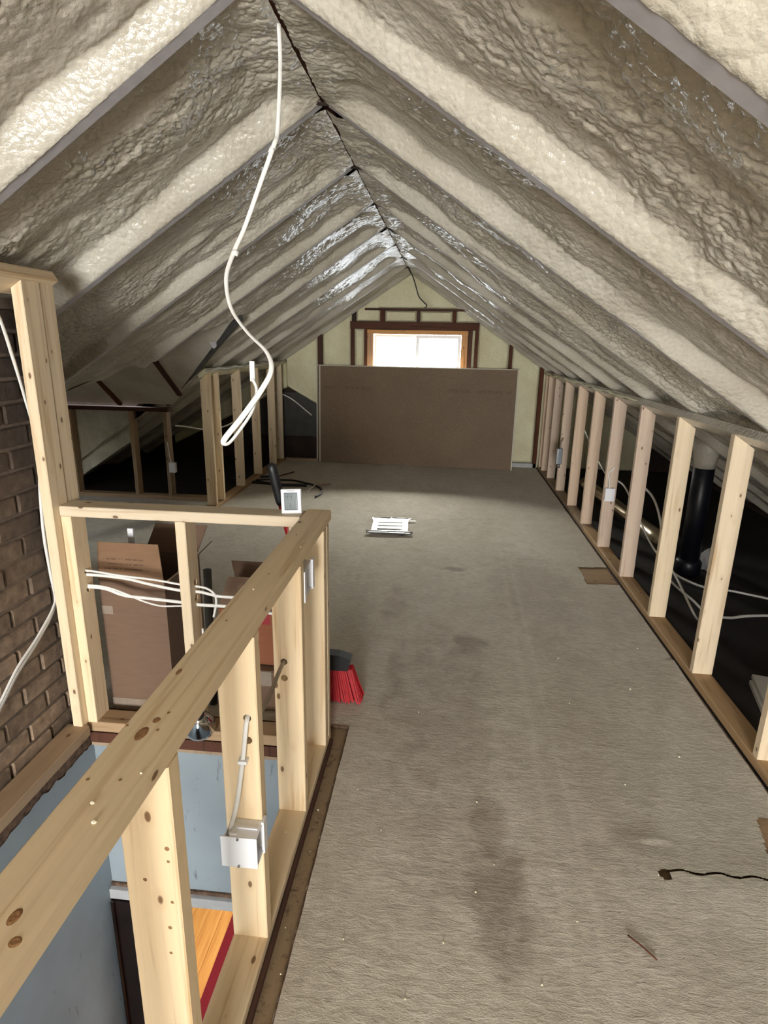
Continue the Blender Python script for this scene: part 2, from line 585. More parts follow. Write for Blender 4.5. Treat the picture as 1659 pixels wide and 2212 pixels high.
def lumber(name, a, b, u, wu, wv, mat, parent=None, cuta=None, cutb=None, ch=0.0028, rings=1):
    """Board from a to b; u = direction of its wu side; local Z runs along it.
    cuta/cutb: (point, normal) planes trimming the ends."""
    a, b, u = Vector(a), Vector(b), Vector(u).normalized()
    ax = (b - a)
    L = ax.length
    ax.normalize()
    u = (u - ax * u.dot(ax)).normalized()
    v = ax.cross(u)
    Mw = Matrix((
        (u.x, v.x, ax.x, a.x), (u.y, v.y, ax.y, a.y), (u.z, v.z, ax.z, a.z), (0, 0, 0, 1)))
    hu, hv = wu / 2, wv / 2
    sec = [(hu - ch, -hv), (hu, -hv + ch), (hu, hv - ch), (hu - ch, hv), (-hu + ch, hv), (-hu, hv - ch), (-hu, -hv + ch), (-hu + ch, -hv)]
    verts, faces = [], []
    Mi = Mw.inverted()

    def endz(p, cut, z):
        if cut is None:
            return z
        q = Mi @ Vector(cut[0])
        n = Mi.to_3x3() @ Vector(cut[1])
        return q.z - ((p[0] - q.x) * n.x + (p[1] - q.y) * n.y) / n.z
    for r in range(rings + 1):
        for p in sec:
            za, zb = endz(p, cuta, 0.0), endz(p, cutb, L)
            verts.append((p[0], p[1], za + (zb - za) * r / rings))
    for r in range(rings):
        for i in range(8):
            j = (i + 1) % 8
            faces.append((r * 8 + i, r * 8 + j, r * 8 + 8 + j, r * 8 + 8 + i))
    faces.append(tuple(range(7, -1, -1)))
    faces.append(tuple(range(rings * 8, rings * 8 + 8)))
    return mesh_obj(name, verts, faces, mat, parent, Mw)


def bore(o, centers, axis, r, depth=0.2):
    """Drill round holes (world centres) through a board; the drill bits are thrown away."""
    bm = bmesh.new()
    ax = Vector(axis).normalized()
    q = ax.to_track_quat('Z', 'Y').to_matrix().to_4x4()
    for c in centers:
        bmesh.ops.create_cone(bm, cap_ends=True, segments=24, radius1=r, radius2=r, depth=depth,
                              matrix=WM[o.name].inverted() @ Matrix.Translation(c) @ q)
    me = bpy.data.meshes.new('drill')
    bm.to_mesh(me)
    bm.free()
    d = bpy.data.objects.new('drill', me)
    C.objects.link(d)
    par, basis = o.parent, o.matrix_basis.copy()
    o.parent = None
    o.matrix_basis = Matrix.Identity(4)
    md = o.modifiers.new('hole', 'BOOLEAN')
    md.operation = 'DIFFERENCE'
    md.solver = 'EXACT'
    md.object = d
    bpy.context.view_layer.update()
    dg = bpy.context.evaluated_depsgraph_get()
    new = bpy.data.meshes.new_from_object(o.evaluated_get(dg))
    o.modifiers.clear()
    old = o.data
    mats = list(old.materials)
    o.data = new
    if not new.materials:
        for m in mats:
            new.materials.append(m)
    bpy.data.objects.remove(d)
    bpy.data.meshes.remove(me)
    o.parent = par
    o.matrix_parent_inverse = Matrix.Identity(4)
    o.matrix_basis = basis


def catmull(pts, per=8):
    P = [np.array(p, float) for p in pts]
    P = [2 * P[0] - P[1]] + P + [2 * P[-1] - P[-2]]
    out = []
    for i in range(1, len(P) - 2):
        for k in range(per):
            t = k / per
            a, b, c, d = P[i - 1], P[i], P[i + 1], P[i + 2]
            out.append(0.5 * ((2 * b) + (-a + c) * t + (2 * a - 5 * b + 4 * c - d) * t * t + (-a + 3 * b - 3 * c + d) * t ** 3))
    out.append(P[-2])
    return np.array(out)


def tube_geo(pts, r, sides=8, flat=1.0, up=(0, 0, 1), per=8, radii=None):
    """Swept tube with an elliptical section (flat = short radius / long radius)."""
    Q = catmull(pts, per) if per else np.array(pts, float)
    n = len(Q)
    T = np.gradient(Q, axis=0)
    T /= np.linalg.norm(T, axis=1)[:, None]
    verts, faces = [], []
    s = np.array(up, float)
    for i in range(n):
        s = s - T[i] * s.dot(T[i])
        if np.linalg.norm(s) < 1e-4:
            s = np.cross(T[i], (1, 0.3, 0.1))
        s /= np.linalg.norm(s)
        w = np.cross(T[i], s)
        rr = r if radii is None else float(np.interp(i / (n - 1), np.linspace(0, 1, len(radii)), radii))
        for k in range(sides):
            a = 2 * math.pi * k / sides
            verts.append(tuple(Q[i] + s * math.cos(a) * rr + w * math.sin(a) * rr * flat))
    for i in range(n - 1):
        for k in range(sides):
            j = (k + 1) % sides
            faces.append((i * sides + k, i * sides + j, (i + 1) * sides + j, (i + 1) * sides + k))
    faces.append(tuple(range(sides - 1, -1, -1)))
    faces.append(tuple(range((n - 1) * sides, n * sides)))
    return verts, faces


def tube(name, pts, r, mat, parent=None, **kw):
    v, f = tube_geo(pts, r, **kw)
    return mesh_obj(name, v, f, mat, parent, smooth=True)


def lathe(name, prof, mat, parent, Mw, seg=24):
    verts, faces = [], []
    n = len(prof)
    for r, z in prof:
        for k in range(seg):
            a = 2 * math.pi * k / seg
            verts.append((r * math.cos(a), r * math.sin(a), z))
    for i in range(n - 1):
        for k in range(seg):
            j = (k + 1) % seg
            faces.append((i * seg + k, i * seg + j, (i + 1) * seg + j, (i + 1) * seg + k))
    faces.append(tuple(range(seg - 1, -1, -1)))
    faces.append(tuple(range((n - 1) * seg, n * seg)))
    return mesh_obj(name, verts, faces, mat, parent, Mw, smooth=True)


# ------------------------------------------------------------------ noise fields (numpy)
def _hash(ix, iy, seed):
    h = (ix.astype(np.int64) * 374761393 + iy.astype(np.int64) * 668265263 + seed * 1442695041) & 0xffffffff
    h = ((h ^ (h >> 13)) * 1274126177) & 0xffffffff
    h = h ^ (h >> 16)
    return (h & 0xffff) / 65535.0


def vnoise(x, y, seed=0):
    ix, iy = np.floor(x), np.floor(y)
    fx, fy = x - ix, y - iy
    fx, fy = fx * fx * (3 - 2 * fx), fy * fy * (3 - 2 * fy)
    a, b = _hash(ix, iy, seed), _hash(ix + 1, iy, seed)
    c, d = _hash(ix, iy + 1, seed), _hash(ix + 1, iy + 1, seed)
    return (a + (b - a) * fx) * (1 - fy) + (c + (d - c) * fx) * fy


def fbm(x, y, seed=0, o=3):
    s, a, t = 0, 1.0, 0
    for k in range(o):
        s = s + a * vnoise(x * 2 ** k, y * 2 ** k, seed + k * 17)
        t += a
        a *= 0.5
    return s / t


def bubbles(x, y, seed=0):
    """Domes of a jittered cell pattern, 0..1."""
    ix, iy = np.floor(x), np.floor(y)
    best = np.full(x.shape, 9.0)
    size = np.ones(x.shape)
    for dx in (-1, 0, 1):
        for dy in (-1, 0, 1):
            cx, cy = ix + dx, iy + dy
            px = cx + 0.1 + 0.8 * _hash(cx, cy, seed)
            py = cy + 0.1 + 0.8 * _hash(cx, cy, seed + 5)
            rr = 0.45 + 0.45 * _hash(cx, cy, seed + 9)
            d = np.sqrt((x - px) ** 2 + (y - py) ** 2) / rr
            m = d < best
            best = np.where(m, d, best)
            size = np.where(m, rr, size)
    return np.sqrt(np.clip(1 - best ** 2 * 0.75, 0, 1)) * size


def sstep(a, b, x):
    t = np.clip((x - a) / (b - a), 0, 1)
    return t * t * (3 - 2 * t)


# ------------------------------------------------------------------ the roof
XR, ZR, SL = -0.463, 2.30, 0.655
CS = 1 / math.sqrt(1 + SL * SL)
GY = 7.70                                   # inside face of the far gable sheathing
RAFT = [0.86 + 0.76 * k for k in range(-7, 10)]   # far edge of each rafter


def roof_z(x):
    return ZR - SL * abs(x - XR)


VX0, VY0 = -1.47, 4.34                      # valley apex of the side dormer
DZ = 0.865                                  # dormer plate height


def foam_bay(side, y0, y1, umax, root, seed, dense):
    """One foam-filled bay between two rafters on one side of the ridge."""
    wdt = y1 - y0
    fine = {3: 0.0046, 2: 0.008, 1: 0.014, 0: 0.03}[dense]
    nv = int(wdt / fine) + 2
    us = [0.0085]
    while us[-1] < umax:
        near = us[-1] < (2.25 if side > 0 else 2.1)
        us.append(us[-1] + (fine if near else max(fine, 0.025)))
    us = np.array(us)
    vs = np.linspace(y0, y1, nv)
    U, V = np.meshgrid(us, vs, indexing='ij')
    t = (V - y0) / wdt
    s = seed * 3.7
    wav = fbm(U * 1.7 + s, V * 0 + s, 3)
    t0 = (0.83 + 0.13 * wav) if y1 < 2.5 else (0.86 + 0.11 * wav)
    rise = sstep(0.0, 1.0, (t - t0) / (1.0 - t0))
    edge = sstep(0.0, 1.0, U / 0.16)
    deep = (0.066 if y1 < 2.5 else 0.054) * (0.10 + 0.90 * edge)
    slow = (fbm(U * 3 + s, V * 5 + s, 11) - 0.5) * 0.055
    h = (-deep * (1 - rise) + slow * (1 - rise)) * (1 - np.exp(-U / 0.03))
    # foam thickening against the far side of the rafter before it
    h = h + 0.012 * np.exp(-t / 0.07) * fbm(U * 20, V * 9, 23)
    region = sstep(0.36, 0.58, fbm(U * 1.6 + s * 2, V * 2.6 + s, 31))
    warp = (fbm(U * 6, V * 6, 41) - 0.5) * 0.05
    if y1 < 1.0:
        region = 0.45 + 0.55 * region
    a1 = bubbles((U + 0.4 * warp) * 40 + s, V * 42 + s, 51)
    a2 = bubbles(U * 84 + s, V * 84, 61)
    streak = fbm(U * 5 + s, V * 24 + 5 * warp, 71, 1) - 0.5
    amp = (0.35 + 0.65 * region) * (1 - 0.85 * sstep(0.35, 0.9, rise))
    h = h + amp * (0.0100 * a1 * (0.3 + 1.8 * fbm(U * 9, V * 9, 77) ** 1.5) + 0.0052 * a2) + 0.016 * streak * (1 - 0.8 * region) * (1 - 0.6 * rise)
    h = h + (fbm(U * 60, V * 60, 81) - 0.5) * 0.0035
    blob = bubbles(U * 7 + s, V * 8 + s, 91)
    h = h + 0.014 * np.clip(blob - 0.55, 0, 1) * 2 * region * (1 - rise)
    h = np.minimum(h, 0.010)
    # ridge fringe
    U2 = U - 0.007 * (fbm(V * 24, V * 0 + s, 97) - 0.45) * np.exp(-U / 0.02)
    X = XR + side * (U2 * CS) - side * (SL * CS) * h
    Z = ZR - U2 * SL * CS - CS * h
    P = np.stack([X, V, Z], -1)
    keep = np.ones((len(us) - 1, nv - 1), bool)
    if side < 0:
        xc = XR - (us[:-1] + us[1:])[:, None] / 2 * CS
        yc = (vs[:-1] + vs[1:])[None, :] / 2
        keep = ~((VX0 - xc > np.abs(yc - VY0) + 0.004) & (np.abs(yc - VY0) < 1.07))
        if y1 < 2.0:
            keep &= (xc > -1.45) * np.ones_like(keep)
    if not keep.any():
        return
    o = grid_obj('foam_bay', P, M['foam'], root, keep, flip=(side > 0))
    return o


ceil_r = struct_empty('ceiling_right', (XR, 3, ZR))
ceil_l = struct_empty('ceiling_left', (XR, 3, ZR))
prev = RAFT[0] - 0.76
for k, yf in enumerate(RAFT):
    yn = yf - 0.052
    yend = min(yn + 0.004, GY)
    dense = 0 if yf < 0.3 else (3 if yf < 3.3 else (2 if yf < 4.8 else 1))
    for side, root in ((1, ceil_r), (-1, ceil_l)):
        umax = (3.46 if side > 0 else 3.5) / CS
        if side < 0 and yf < 2.0:
            umax = 1.0 / CS
        foam_bay(side, prev - 0.004, yend, umax, root, k * 2 + (side > 0), dense)
        if yf < GY:
            # rafter; under its face the foam stops short of the bottom edge
            nrm = Vector((-side * SL * CS, 0, -CS))
            along = Vector((side * CS, 0, -SL * CS))
            top = Vector((XR, yf - 0.026, ZR))
            L = umax
            if side < 0 and abs(yf - 0.03 - VY0) < 1.06:
                lim = (VX0 - XR) - abs(yf - VY0)      # x distance where the valley cuts it
                L = min(L, -lim / CS)
            up = -nrm * 0.05
            a = top + along * 0.012 + up
            b = top + along * L + up
            lumber('rafter', a, b, (0, 1, 0), 0.046, 0.098, M['overspray'], root, rings=1)
    prev = yf
# ridge board seen as the dark crack between both foam slopes
box('ridge_board', XR - 0.016, XR + 0.016, -4.8, GY, ZR + 0.004, ZR + 0.16, M['old_wood'], ceil_r)
# nailed collar stubs of dark timber showing at the ridge
for yy, ln in ((2.34, 0.05), (3.12, 0.045), (3.88, 0.05), (4.64, 0.05), (5.40, 0.04)):
    lumber('ridge_cleat', (XR - 0.02, yy - 0.02, ZR - 0.012), (XR + 0.024, yy + 0.02, ZR - 0.004), (0, 0, 1), 0.010, 0.014, M['dark_board'], ceil_r)

# roof deck above the foam (keeps the daylight out)
for side, root in ((1, ceil_r), (-1, ceil_l)):
    nx, nz = side * SL * CS, CS
    u1 = 4.6
    pts = []
    for off in (0.13, 0.16):
        for (u, y) in ((-0.12, -4.9), (u1, -4.9), (u1, 8.05), (-0.12, 8.05)):
            pts.append((XR + side * u * CS + nx * off, y, ZR - u * SL * CS + nz * off))
    if side > 0:
        mesh_obj('roof_deck', pts, [(0, 1, 2, 3), (7, 6, 5, 4), (0, 4, 5, 1), (1, 5, 6, 2), (2, 6, 7, 3), (3, 7, 4, 0)], M['dark_board'], root)
    else:
        # left deck leaves the dormer open: three slabs around it
        def slab(u0, u1, y0, y1):
            p = []
            for off in (0.13, 0.16):
                for (u, y) in ((u0, y0), (u1, y0), (u1, y1), (u0, y1)):
                    p.append((XR - u * CS - SL * CS * off, y, ZR - u * SL * CS + CS * off))
            mesh_obj('roof_deck', p, [(0, 1, 2, 3), (7, 6, 5, 4), (0, 4, 5, 1), (1, 5, 6, 2), (2, 6, 7, 3), (3, 7, 4, 0)], M['dark_board'], root)
        slab(-0.12, 1.12, -4.9, 8.05)
        slab(1.12, u1, -4.9, 3.2)
        slab(1.12, u1, 5.48, 8.05)

# ------------------------------------------------------------------ side dormer on the left
dorm = struct_empty('ceiling_dormer', (-2.5, VY0, 1.6))
DS = (1.64 - DZ) / 1.06
XD = -3.95


def dormer_slope(sign, seed, ds):
    nu, nv = 120, 64
    pts = np.zeros((nu, nv, 3))
    xs = np.linspace(XD, VX0, nu)
    ts = np.linspace(0, 1, nv)                # 0 ridge, 1 plate
    Xg, Tg = np.meshgrid(xs, ts, indexing='ij')
    Yo = Tg * 1.06
    # outside the valley line the slope is cut: clamp x to the valley
    Xlim = VX0 - Yo * 1.0
    Xc = np.minimum(Xg, Xlim + 0.02)
    h = 0.02 * (fbm(Xg * 4, Yo * 4, seed) - 0.5) + 0.006 * fbm(Xg * 40, Yo * 12, seed + 3)
    pts[..., 0] = Xc
    pts[..., 1] = VY0 + sign * Yo
    pts[..., 2] = 1.655 + 0.03 - Yo * ds - h
    grid_obj('foam_slope', pts, M['foam'], dorm, flip=(sign > 0))


dormer_slope(1, 5, DS)
dormer_slope(-1, 9, DS - 0.14)
box('dormer_deck', XD - 0.1, -1.3, VY0 - 1.5, VY0 + 1.5, 1.86, 1.9, M['dark_board'], dorm)
for xj in (-2.37, -3.03):
    yo0 = 0.0
    yo1 = min(1.06, VX0 - xj)
    lumber('jack_rafter', (xj, VY0 + yo0, 1.655 + 0.03), (xj, VY0 + yo1, 1.655 + 0.03 - yo1 * DS), (1, 0, 0), 0.040, 0.05, M['old_wood'], dorm)
lumber('valley_rafter', (VX0, VY0, 1.66), (VX0 - 1.13, VY0 + 1.13, roof_z(VX0 - 1.13) + 0.012), (1, 1, 0), 0.032, 0.05, M['gloom'], dorm)
lumber('wall_plate', (-2.56, 5.42, DZ - 0.005), (XD, 5.42, DZ - 0.005), (0, 1, 0), 0.089, 0.038, M['old_wood'], dorm)
# foamed outer panel behind the dormer studs, with a ragged lower edge
nx_, nz_ = 70, 60
xs = np.linspace(XD, -2.98, nx_)
P = np.zeros((nx_, nz_, 3))
for i, x in enumerate(xs):
    lo = roof_z(x) - 0.10
    zz = np.linspace(lo, DZ - 0.01, nz_)
    P[i, :, 0] = x
    P[i, :, 2] = zz
P[..., 1] = 5.466 - 0.02 * fbm(P[..., 0] * 6, P[..., 2] * 6, 9) + 0.02 * bubbles(P[..., 0] * 9, P[..., 2] * 9, 3)
grid_obj('foam_panel', P, M['foam'], dorm, flip=True)

# ------------------------------------------------------------------ floor: subfloor, carpet
floor = struct_empty('floor', (0, 3, 0))
SZ = -0.014
# slab in pieces around the stair opening (x -1.33..-0.47, y -2.6..1.95)
for (x0, x1, y0, y1) in ((-0.455, 1.20, -4.8, 7.75), (-2.05, -0.455, 1.96, 7.75), (-4.2, -2.05, 1.96, 7.75), (-4.2, -1.362, -4.8, 1.96), (1.20, 3.6, -4.8, 7.75), (-1.362, -0.455, -4.8, -2.2)):
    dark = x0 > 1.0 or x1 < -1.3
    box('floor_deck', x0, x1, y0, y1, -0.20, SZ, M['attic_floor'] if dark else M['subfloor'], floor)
# plywood piece exposed by the carpet cuts
lumber('floor_board', (1.20, 3.93, -0.0125), (0.93, 3.93, -0.0125), (0, 1, 0), 0.42, 0.010, M['pine_old'], floor)
lumber('floor_board', (1.18, 1.68, -0.0125), (1.02, 1.68, -0.0125), (0, 1, 0), 0.30, 0.010, M['pine_old'], floor)


def carpet_piece(xs, ys, holes, root=None):
    X, Y = np.meshgrid(xs, ys, indexing='ij')
    h = 0.0035 * (fbm(X * 5, Y * 5, 5) - 0.5) + 0.0022 * (fbm(X * 22, Y * 30, 6) - 0.5)
    h += 0.010 * np.exp(-((X - 0.95) ** 2) / 0.08 - ((Y - 1.47) ** 2) / 0.012) * 0.8
    h += 0.006 * np.exp(-((X - 1.0 - 0.4 * (Y - 2.3)) ** 2) / 0.002) * (Y > 1.6) * (Y < 2.8)
    jx = (fbm(X * 60, Y * 60, 12) - 0.5) * 0.008
    P = np.stack([X + jx, Y + jx * 0.5, h], -1)
    xc, yc = (xs[:-1] + xs[1:])[:, None] / 2, (ys[:-1] + ys[1:])[None, :] / 2
    keep = np.ones((len(xs) - 1, len(ys) - 1), bool)
    for test in holes:
        keep &= ~test(xc, yc)
    return P, keep


def inquad(x, y, q):
    s = np.ones(np.broadcast(x, y).shape, bool)
    for i in range(len(q)):
        a, b = q[i], q[(i + 1) % len(q)]
        s &= ((b[0] - a[0]) * (y - a[1]) - (b[1] - a[1]) * (x - a[0])) <= 0
    return s


h1 = [(0.995, 4.071), (1.25, 4.10), (1.25, 3.775), (0.983, 3.756)]
h2 = [(1.095, 1.755), (1.30, 1.75), (1.30, 1.50), (1.050, 1.585)]
xs = np.concatenate([np.linspace(-0.328, 1.192, 190)])
ys = np.concatenate([np.linspace(-4.4, 0.7, 100), np.linspace(0.71, 1.44, 95), np.linspace(1.443, 1.545, 48), np.linspace(1.55, 3.0, 150), np.linspace(3.012, 7.62, 330)])
holes = [lambda x, y: inquad(x, y, h1), lambda x, y: inquad(x, y, h2),
         lambda x, y: (np.abs(y - 1.498 - 0.006 * np.sin(x * 60)) < 0.0042) & (x > 0.71),
         lambda x, y: ((x - 0.712) / 0.017) ** 2 + ((y - 1.484) / 0.020) ** 2 < 1,
         lambda x, y: (x < -0.32) & (y > 7.6)]
P1, k1 = carpet_piece(xs, ys, holes)
carpet_root = thing('carpet', 'worn beige wall to wall carpet covering the attic floor', 'carpet', (0.4, 3.5, 0))
grid_obj('pile', P1, M['carpet'], carpet_root, k1)
xs2 = np.concatenate([np.linspace(-3.6, -1.4, 90), np.linspace(-1.38, -0.328, 90)])
ys2 = np.concatenate([np.linspace(2.067, 3.2, 100), np.linspace(3.22, 7.56, 250)])
P2, k2 = carpet_piece(xs2, ys2, [lambda x, y: (y > 5.36) & (x < -2.04), lambda x, y: (y < 3.25) & (x < -2.9)])
grid_obj('pile', P2, M['carpet'], carpet_root, k2)
# carpet tack / backing lip around the cut edge
lumber('cut_edge', (-0.327, -4.3, -0.005), (-0.327, 2.066, -0.005), (1, 0, 0), 0.006, 0.013, M['torn'], carpet_root)
lumber('cut_edge', (-0.40, 2.068, -0.004), (-0.327, 2.068, -0.004), (0, 1, 0), 0.006, 0.012, M['torn'], carpet_root)
lumber('cut_edge', (1.194, -4.3, -0.005), (1.194, 7.6, -0.005), (1, 0, 0), 0.008, 0.014, M['torn'], carpet_root)

# ------------------------------------------------------------------ right knee wall
wr = struct_empty('wall_right', (1.25, 3, 0))
KX0, KX1 = 1.210, 1.299
KC = (KX0 + KX1) / 2


def roof_cut(side, off):
    n = Vector((side * SL, 0, 1)).normalized()
    p = Vector((XR, 0, ZR)) - n * off
    return (p, n)


along = Vector((CS, 0, -SL * CS))
pc = Vector((KC, 0, roof_z(KC))) - Vector((SL * CS, 0, CS)) * 0.020
lumber('top_plate', (pc.x, -4.4, pc.z), (pc.x, 7.62, pc.z), along, 0.092, 0.038, M['foam'], wr)
for j, (ya, yb) in enumerate(((-4.4, 1.34), (1.345, 4.96), (4.965, 7.62))):
    lumber('bottom_plate', (KC, ya, 0.019 - 0.004), (KC, yb, 0.019 - 0.004), (1, 0, 0), 0.089, 0.040, M['pine_old'], wr)
stud_y = [2.622 + 0.608 * k for k in range(-11, 8)] + [7.30, 7.52]
for i, y in enumerate(stud_y):
    yy = y + 0.019
    jit = random.uniform(-0.004, 0.004)
    lumber('stud', (KC + jit, yy, 0.035), (KC + jit, yy + random.uniform(-0.006, 0.006), 1.1), (1, 0, 0), 0.089, 0.038,
           M['pine'] if i in (9, 10, 11, 12) else M['pine_pink'], wr, cutb=roof_cut(1, 0.039))
# foam bead squeezed out along the top plate
bead = []
for i in range(200):
    y = 3.9 + i * (3.7 / 199)
    bead.append((KX0 - 0.012 + 0.012 * math.sin(y * 11) * math.sin(y * 4.3), y, roof_z(KX0 - 0.01) - 0.024 - 0.010 * abs(math.sin(y * 6.1))))
tube('foam_bead', bead, 0.010, M['foam_y'], wr, per=0, sides=7, radii=[0.003, 0.010, 0.006, 0.014, 0.007, 0.013, 0.012, 0.008, 0.015, 0.010] * 3)

# ------------------------------------------------------------------ left knee wall (far part) and dormer walls
wl = struct_empty('wall_left', (-2.08, 6.3, 0))
LX1, LX0 = -2.040, -2.129
LC = (LX0 + LX1) / 2
alongL = Vector((-CS, 0, -SL * CS))
pl = Vector((LC, 0, roof_z(LC))) - Vector((-SL * CS, 0, CS)) * 0.020
lumber('top_plate', (pl.x, 5.05, pl.z), (pl.x, 7.62, pl.z), alongL, 0.092, 0.038, M['foam_y'], wl)
lumber('bottom_plate', (LC, 5.10, 0.015), (LC, 7.52, 0.015), (1, 0, 0), 0.089, 0.040, M['pine_old'], wl)
for y in (5.12, 5.31, 5.90, 6.50, 7.12, 7.46):
    lumber('stud', (LC, y + 0.019, 0.035), (LC, y + 0.019, 1.2), (1, 0, 0), 0.089, 0.038, M['pine'], wl, cutb=roof_cut(-1, 0.039))
lumber('bottom_plate', (-2.03, 7.54, 0.015), (-1.60, 7.54, 0.015), (0, 1, 0), 0.06, 0.040, M['pine_old'], wl)
bead = []
for i in range(110):
    y = 5.0 + i * (2.6 / 109)
    bead.append((LX1 + 0.014 + 0.01 * math.sin(y * 13), y, roof_z(LX1 + 0.01) - 0.018 - 0.012 * abs(math.sin(y * 7.1))))
tube('foam_bead', bead, 0.013, M['foam'], wl, per=0, sides=7, radii=[0.008, 0.02, 0.012, 0.02, 0.013, 0.02])
lumber('bottom_plate', (-2.15, 5.42, 0.015), (XD, 5.42, 0.015), (0, 1, 0), 0.089, 0.040, M['pine_old'], wl)
for x in (-2.60, -2.935, -3.55):
    lumber('stud', (x, 5.42, 0.035), (x, 5.42, DZ - 0.024), (0, 1, 0), 0.089, 0.038, M['pine_old'], wl)

# ------------------------------------------------------------------ far gable wall with window
gab = struct_empty('wall_far', (XR, GY, 0))
WX0, WX1, WZ0, WZ1 = -0.914, 0.173, 0.98, 1.604      # opening inside the wooden frame
FX0, FX1, FZ0, FZ1 = -0.990, 0.252, 0.93, 1.655
SHY0, SHY1 = GY + 0.0, GY + 0.10
for q in ((-4.2, FX0, -0.2, 3.0), (FX1, 3.4, -0.2, 3.0), (FX0, FX1, -0.2, FZ0), (FX0, FX1, FZ1, 3.0)):
    box('sheathing', q[0], q[1], SHY0 + 0.02, SHY1 + 0.02, q[2], q[3], M['dark_board'], gab)
DEEP = 0.06
members = [(-1.195, -1.154, 0, None), (-1.025, -0.990, 0, 1.66), (0.254, 0.304, 0, 1.66), (0.338, 0.378, 0, None),
           (-1.613, -1.560, 0, None), (0.761, 0.800, 0, None), (1.150, 1.196, 0, None)]
for x0, x1, z0, z1 in members:
    xm = (x0 + x1) / 2
    zt = roof_z(xm) + 0.04 if z1 is None else z1
    if z1 is None and -1.3 < xm < 0.4:
        zt = 1.70
    lumber('gable_stud', (xm, GY - DEEP / 2, -0.01), (xm, GY - DEEP / 2, zt), (1, 0, 0), x1 - x0, DEEP, M['old_wood'], gab)
lumber('header', (-1.20, GY - 0.035, 1.705), (0.38, GY - 0.035, 1.705), (0, 0, 1), 0.088, 0.07, M['old_wood'], gab)
lumber('collar_plate', (-1.02, GY - 0.033, 1.893), (0.20, GY - 0.033, 1.893), (0, 0, 1), 0.026, 0.062, M['old_wood'], gab)
for x0, x1 in ((-0.832, -0.772), (-0.386, -0.340), (0.05, 0.10)):
    lumber('cripple', ((x0 + x1) / 2, GY - 0.03, 1.75), ((x0 + x1) / 2, GY - 0.03, 1.88), (1, 0, 0), x1 - x0 - 0.004, 0.058, M['old_wood'], gab)


def foam_gable(x0, x1, zlo, zhi, seed, thick=0.030):
    n = max(4, int((x1 - x0) / 0.012))
    m = 90
    xs = np.linspace(x0 - 0.003, x1 + 0.003, n)
    P = np.zeros((n, m, 3))
    for i, x in enumerate(xs):
        a, b = zlo(x), zhi(x)
        P[i, :, 0] = x
        P[i, :, 2] = np.linspace(a, max(b, a + 0.01), m)
    ex = np.minimum(P[..., 0] - x0, x1 - P[..., 0])
    zlen = P[:, -1:, 2] - P[:, :1, 2]
    ez = np.minimum(P[..., 2] - P[:, :1, 2], P[:, -1:, 2] - P[..., 2])
    e = np.clip(np.minimum(ex, ez) / 0.02, 0, 1)
    h = thick * e + 0.012 * (fbm(P[..., 0] * 9, P[..., 2] * 6, seed) - 0.5) + 0.010 * bubbles(P[..., 0] * 14, P[..., 2] * 9, seed) * e
    P[..., 1] = GY + 0.012 - h
    grid_obj('foam_panel', P, M['foam_y'], gab, flip=True)


rz = lambda x: roof_z(x) + 0.02
c = lambda v: (lambda x: v)
foam_gable(-1.560, -1.195, c(0.0), rz, 3)
foam_gable(-1.154, -1.025, c(0.0), c(1.665), 4)
foam_gable(0.304, 0.338, c(0.0), c(1.665), 5)
foam_gable(0.378, 0.761, c(0.0), rz, 6)
foam_gable(0.800, 1.150, c(0.05), rz, 7)
foam_gable(1.196, 2.6, c(-0.01), rz, 8)
foam_gable(-1.13, -0.832, c(1.748), rz, 9)
foam_gable(-0.772, -0.386, c(1.748), c(1.882), 10)
foam_gable(-0.340, 0.05, c(1.748), c(1.882), 11)
foam_gable(0.10, 0.36, c(1.748), rz, 12)
foam_gable(-1.02, 0.12, c(1.904), rz, 13)
foam_gable(-2.04, -1.613, lambda x: 0.70 + 0.62 * (-1.613 - x) * 0.9, rz, 14, 0.05)
foam_gable(-3.6, -2.04, lambda x: max(0.15, 0.92 - 0.5 * (-2.04 - x)), rz, 15)
lumber('gable_sill', (0.79, GY - 0.03, 0.02), (1.20, GY - 0.03, 0.02), (0, 1, 0), 0.06, 0.06, M['greyplaster'], gab)
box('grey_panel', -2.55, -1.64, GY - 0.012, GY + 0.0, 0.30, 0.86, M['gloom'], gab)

# the window: wooden frame, white sliding sashes, glass
win = struct_empty('window_1', ((WX0 + WX1) / 2, GY, WZ0))
fy = GY - 0.005
lumber('frame_head', (FX0, fy, 1.630), (FX1, fy, 1.630), (0, 0, 1), 0.050, 0.075, M['orange_wood'], win)
lumber('frame_jamb', ((FX0 + WX0) / 2, fy, FZ0), ((FX0 + WX0) / 2, fy, 1.604), (1, 0, 0), 0.074, 0.075, M['orange_wood'], win)
lumber('frame_jamb', ((FX1 + WX1) / 2, fy, FZ0), ((FX1 + WX1) / 2, fy, 1.604), (1, 0, 0), 0.078, 0.075, M['orange_wood'], win)
lumber('window_sill', (FX0, fy, WZ0 - 0.022), (FX1, fy, WZ0 - 0.022), (0, 0, 1), 0.045, 0.075, M['orange_wood'], win)


def sash(x0, x1, z0, z1, y, w):
    s = box('sash', x0, x1, y, y + 0.028, z0, z0 + w, M['white_pl'], win)
    box('sash_rail', x0, x1, y, y + 0.028, z1 - w, z1, M['white_pl'], s)
    box('sash_stile', x0, x0 + w, y, y + 0.028, z0 + w, z1 - w, M['white_pl'], s)
    box('sash_stile', x1 - w, x1, y, y + 0.028, z0 + w, z1 - w, M['white_pl'], s)
    box('pane', x0 + w - 0.004, x1 - w + 0.004, y + 0.012, y + 0.016, z0 + w - 0.004, z1 - w + 0.004, M['glass'], s)


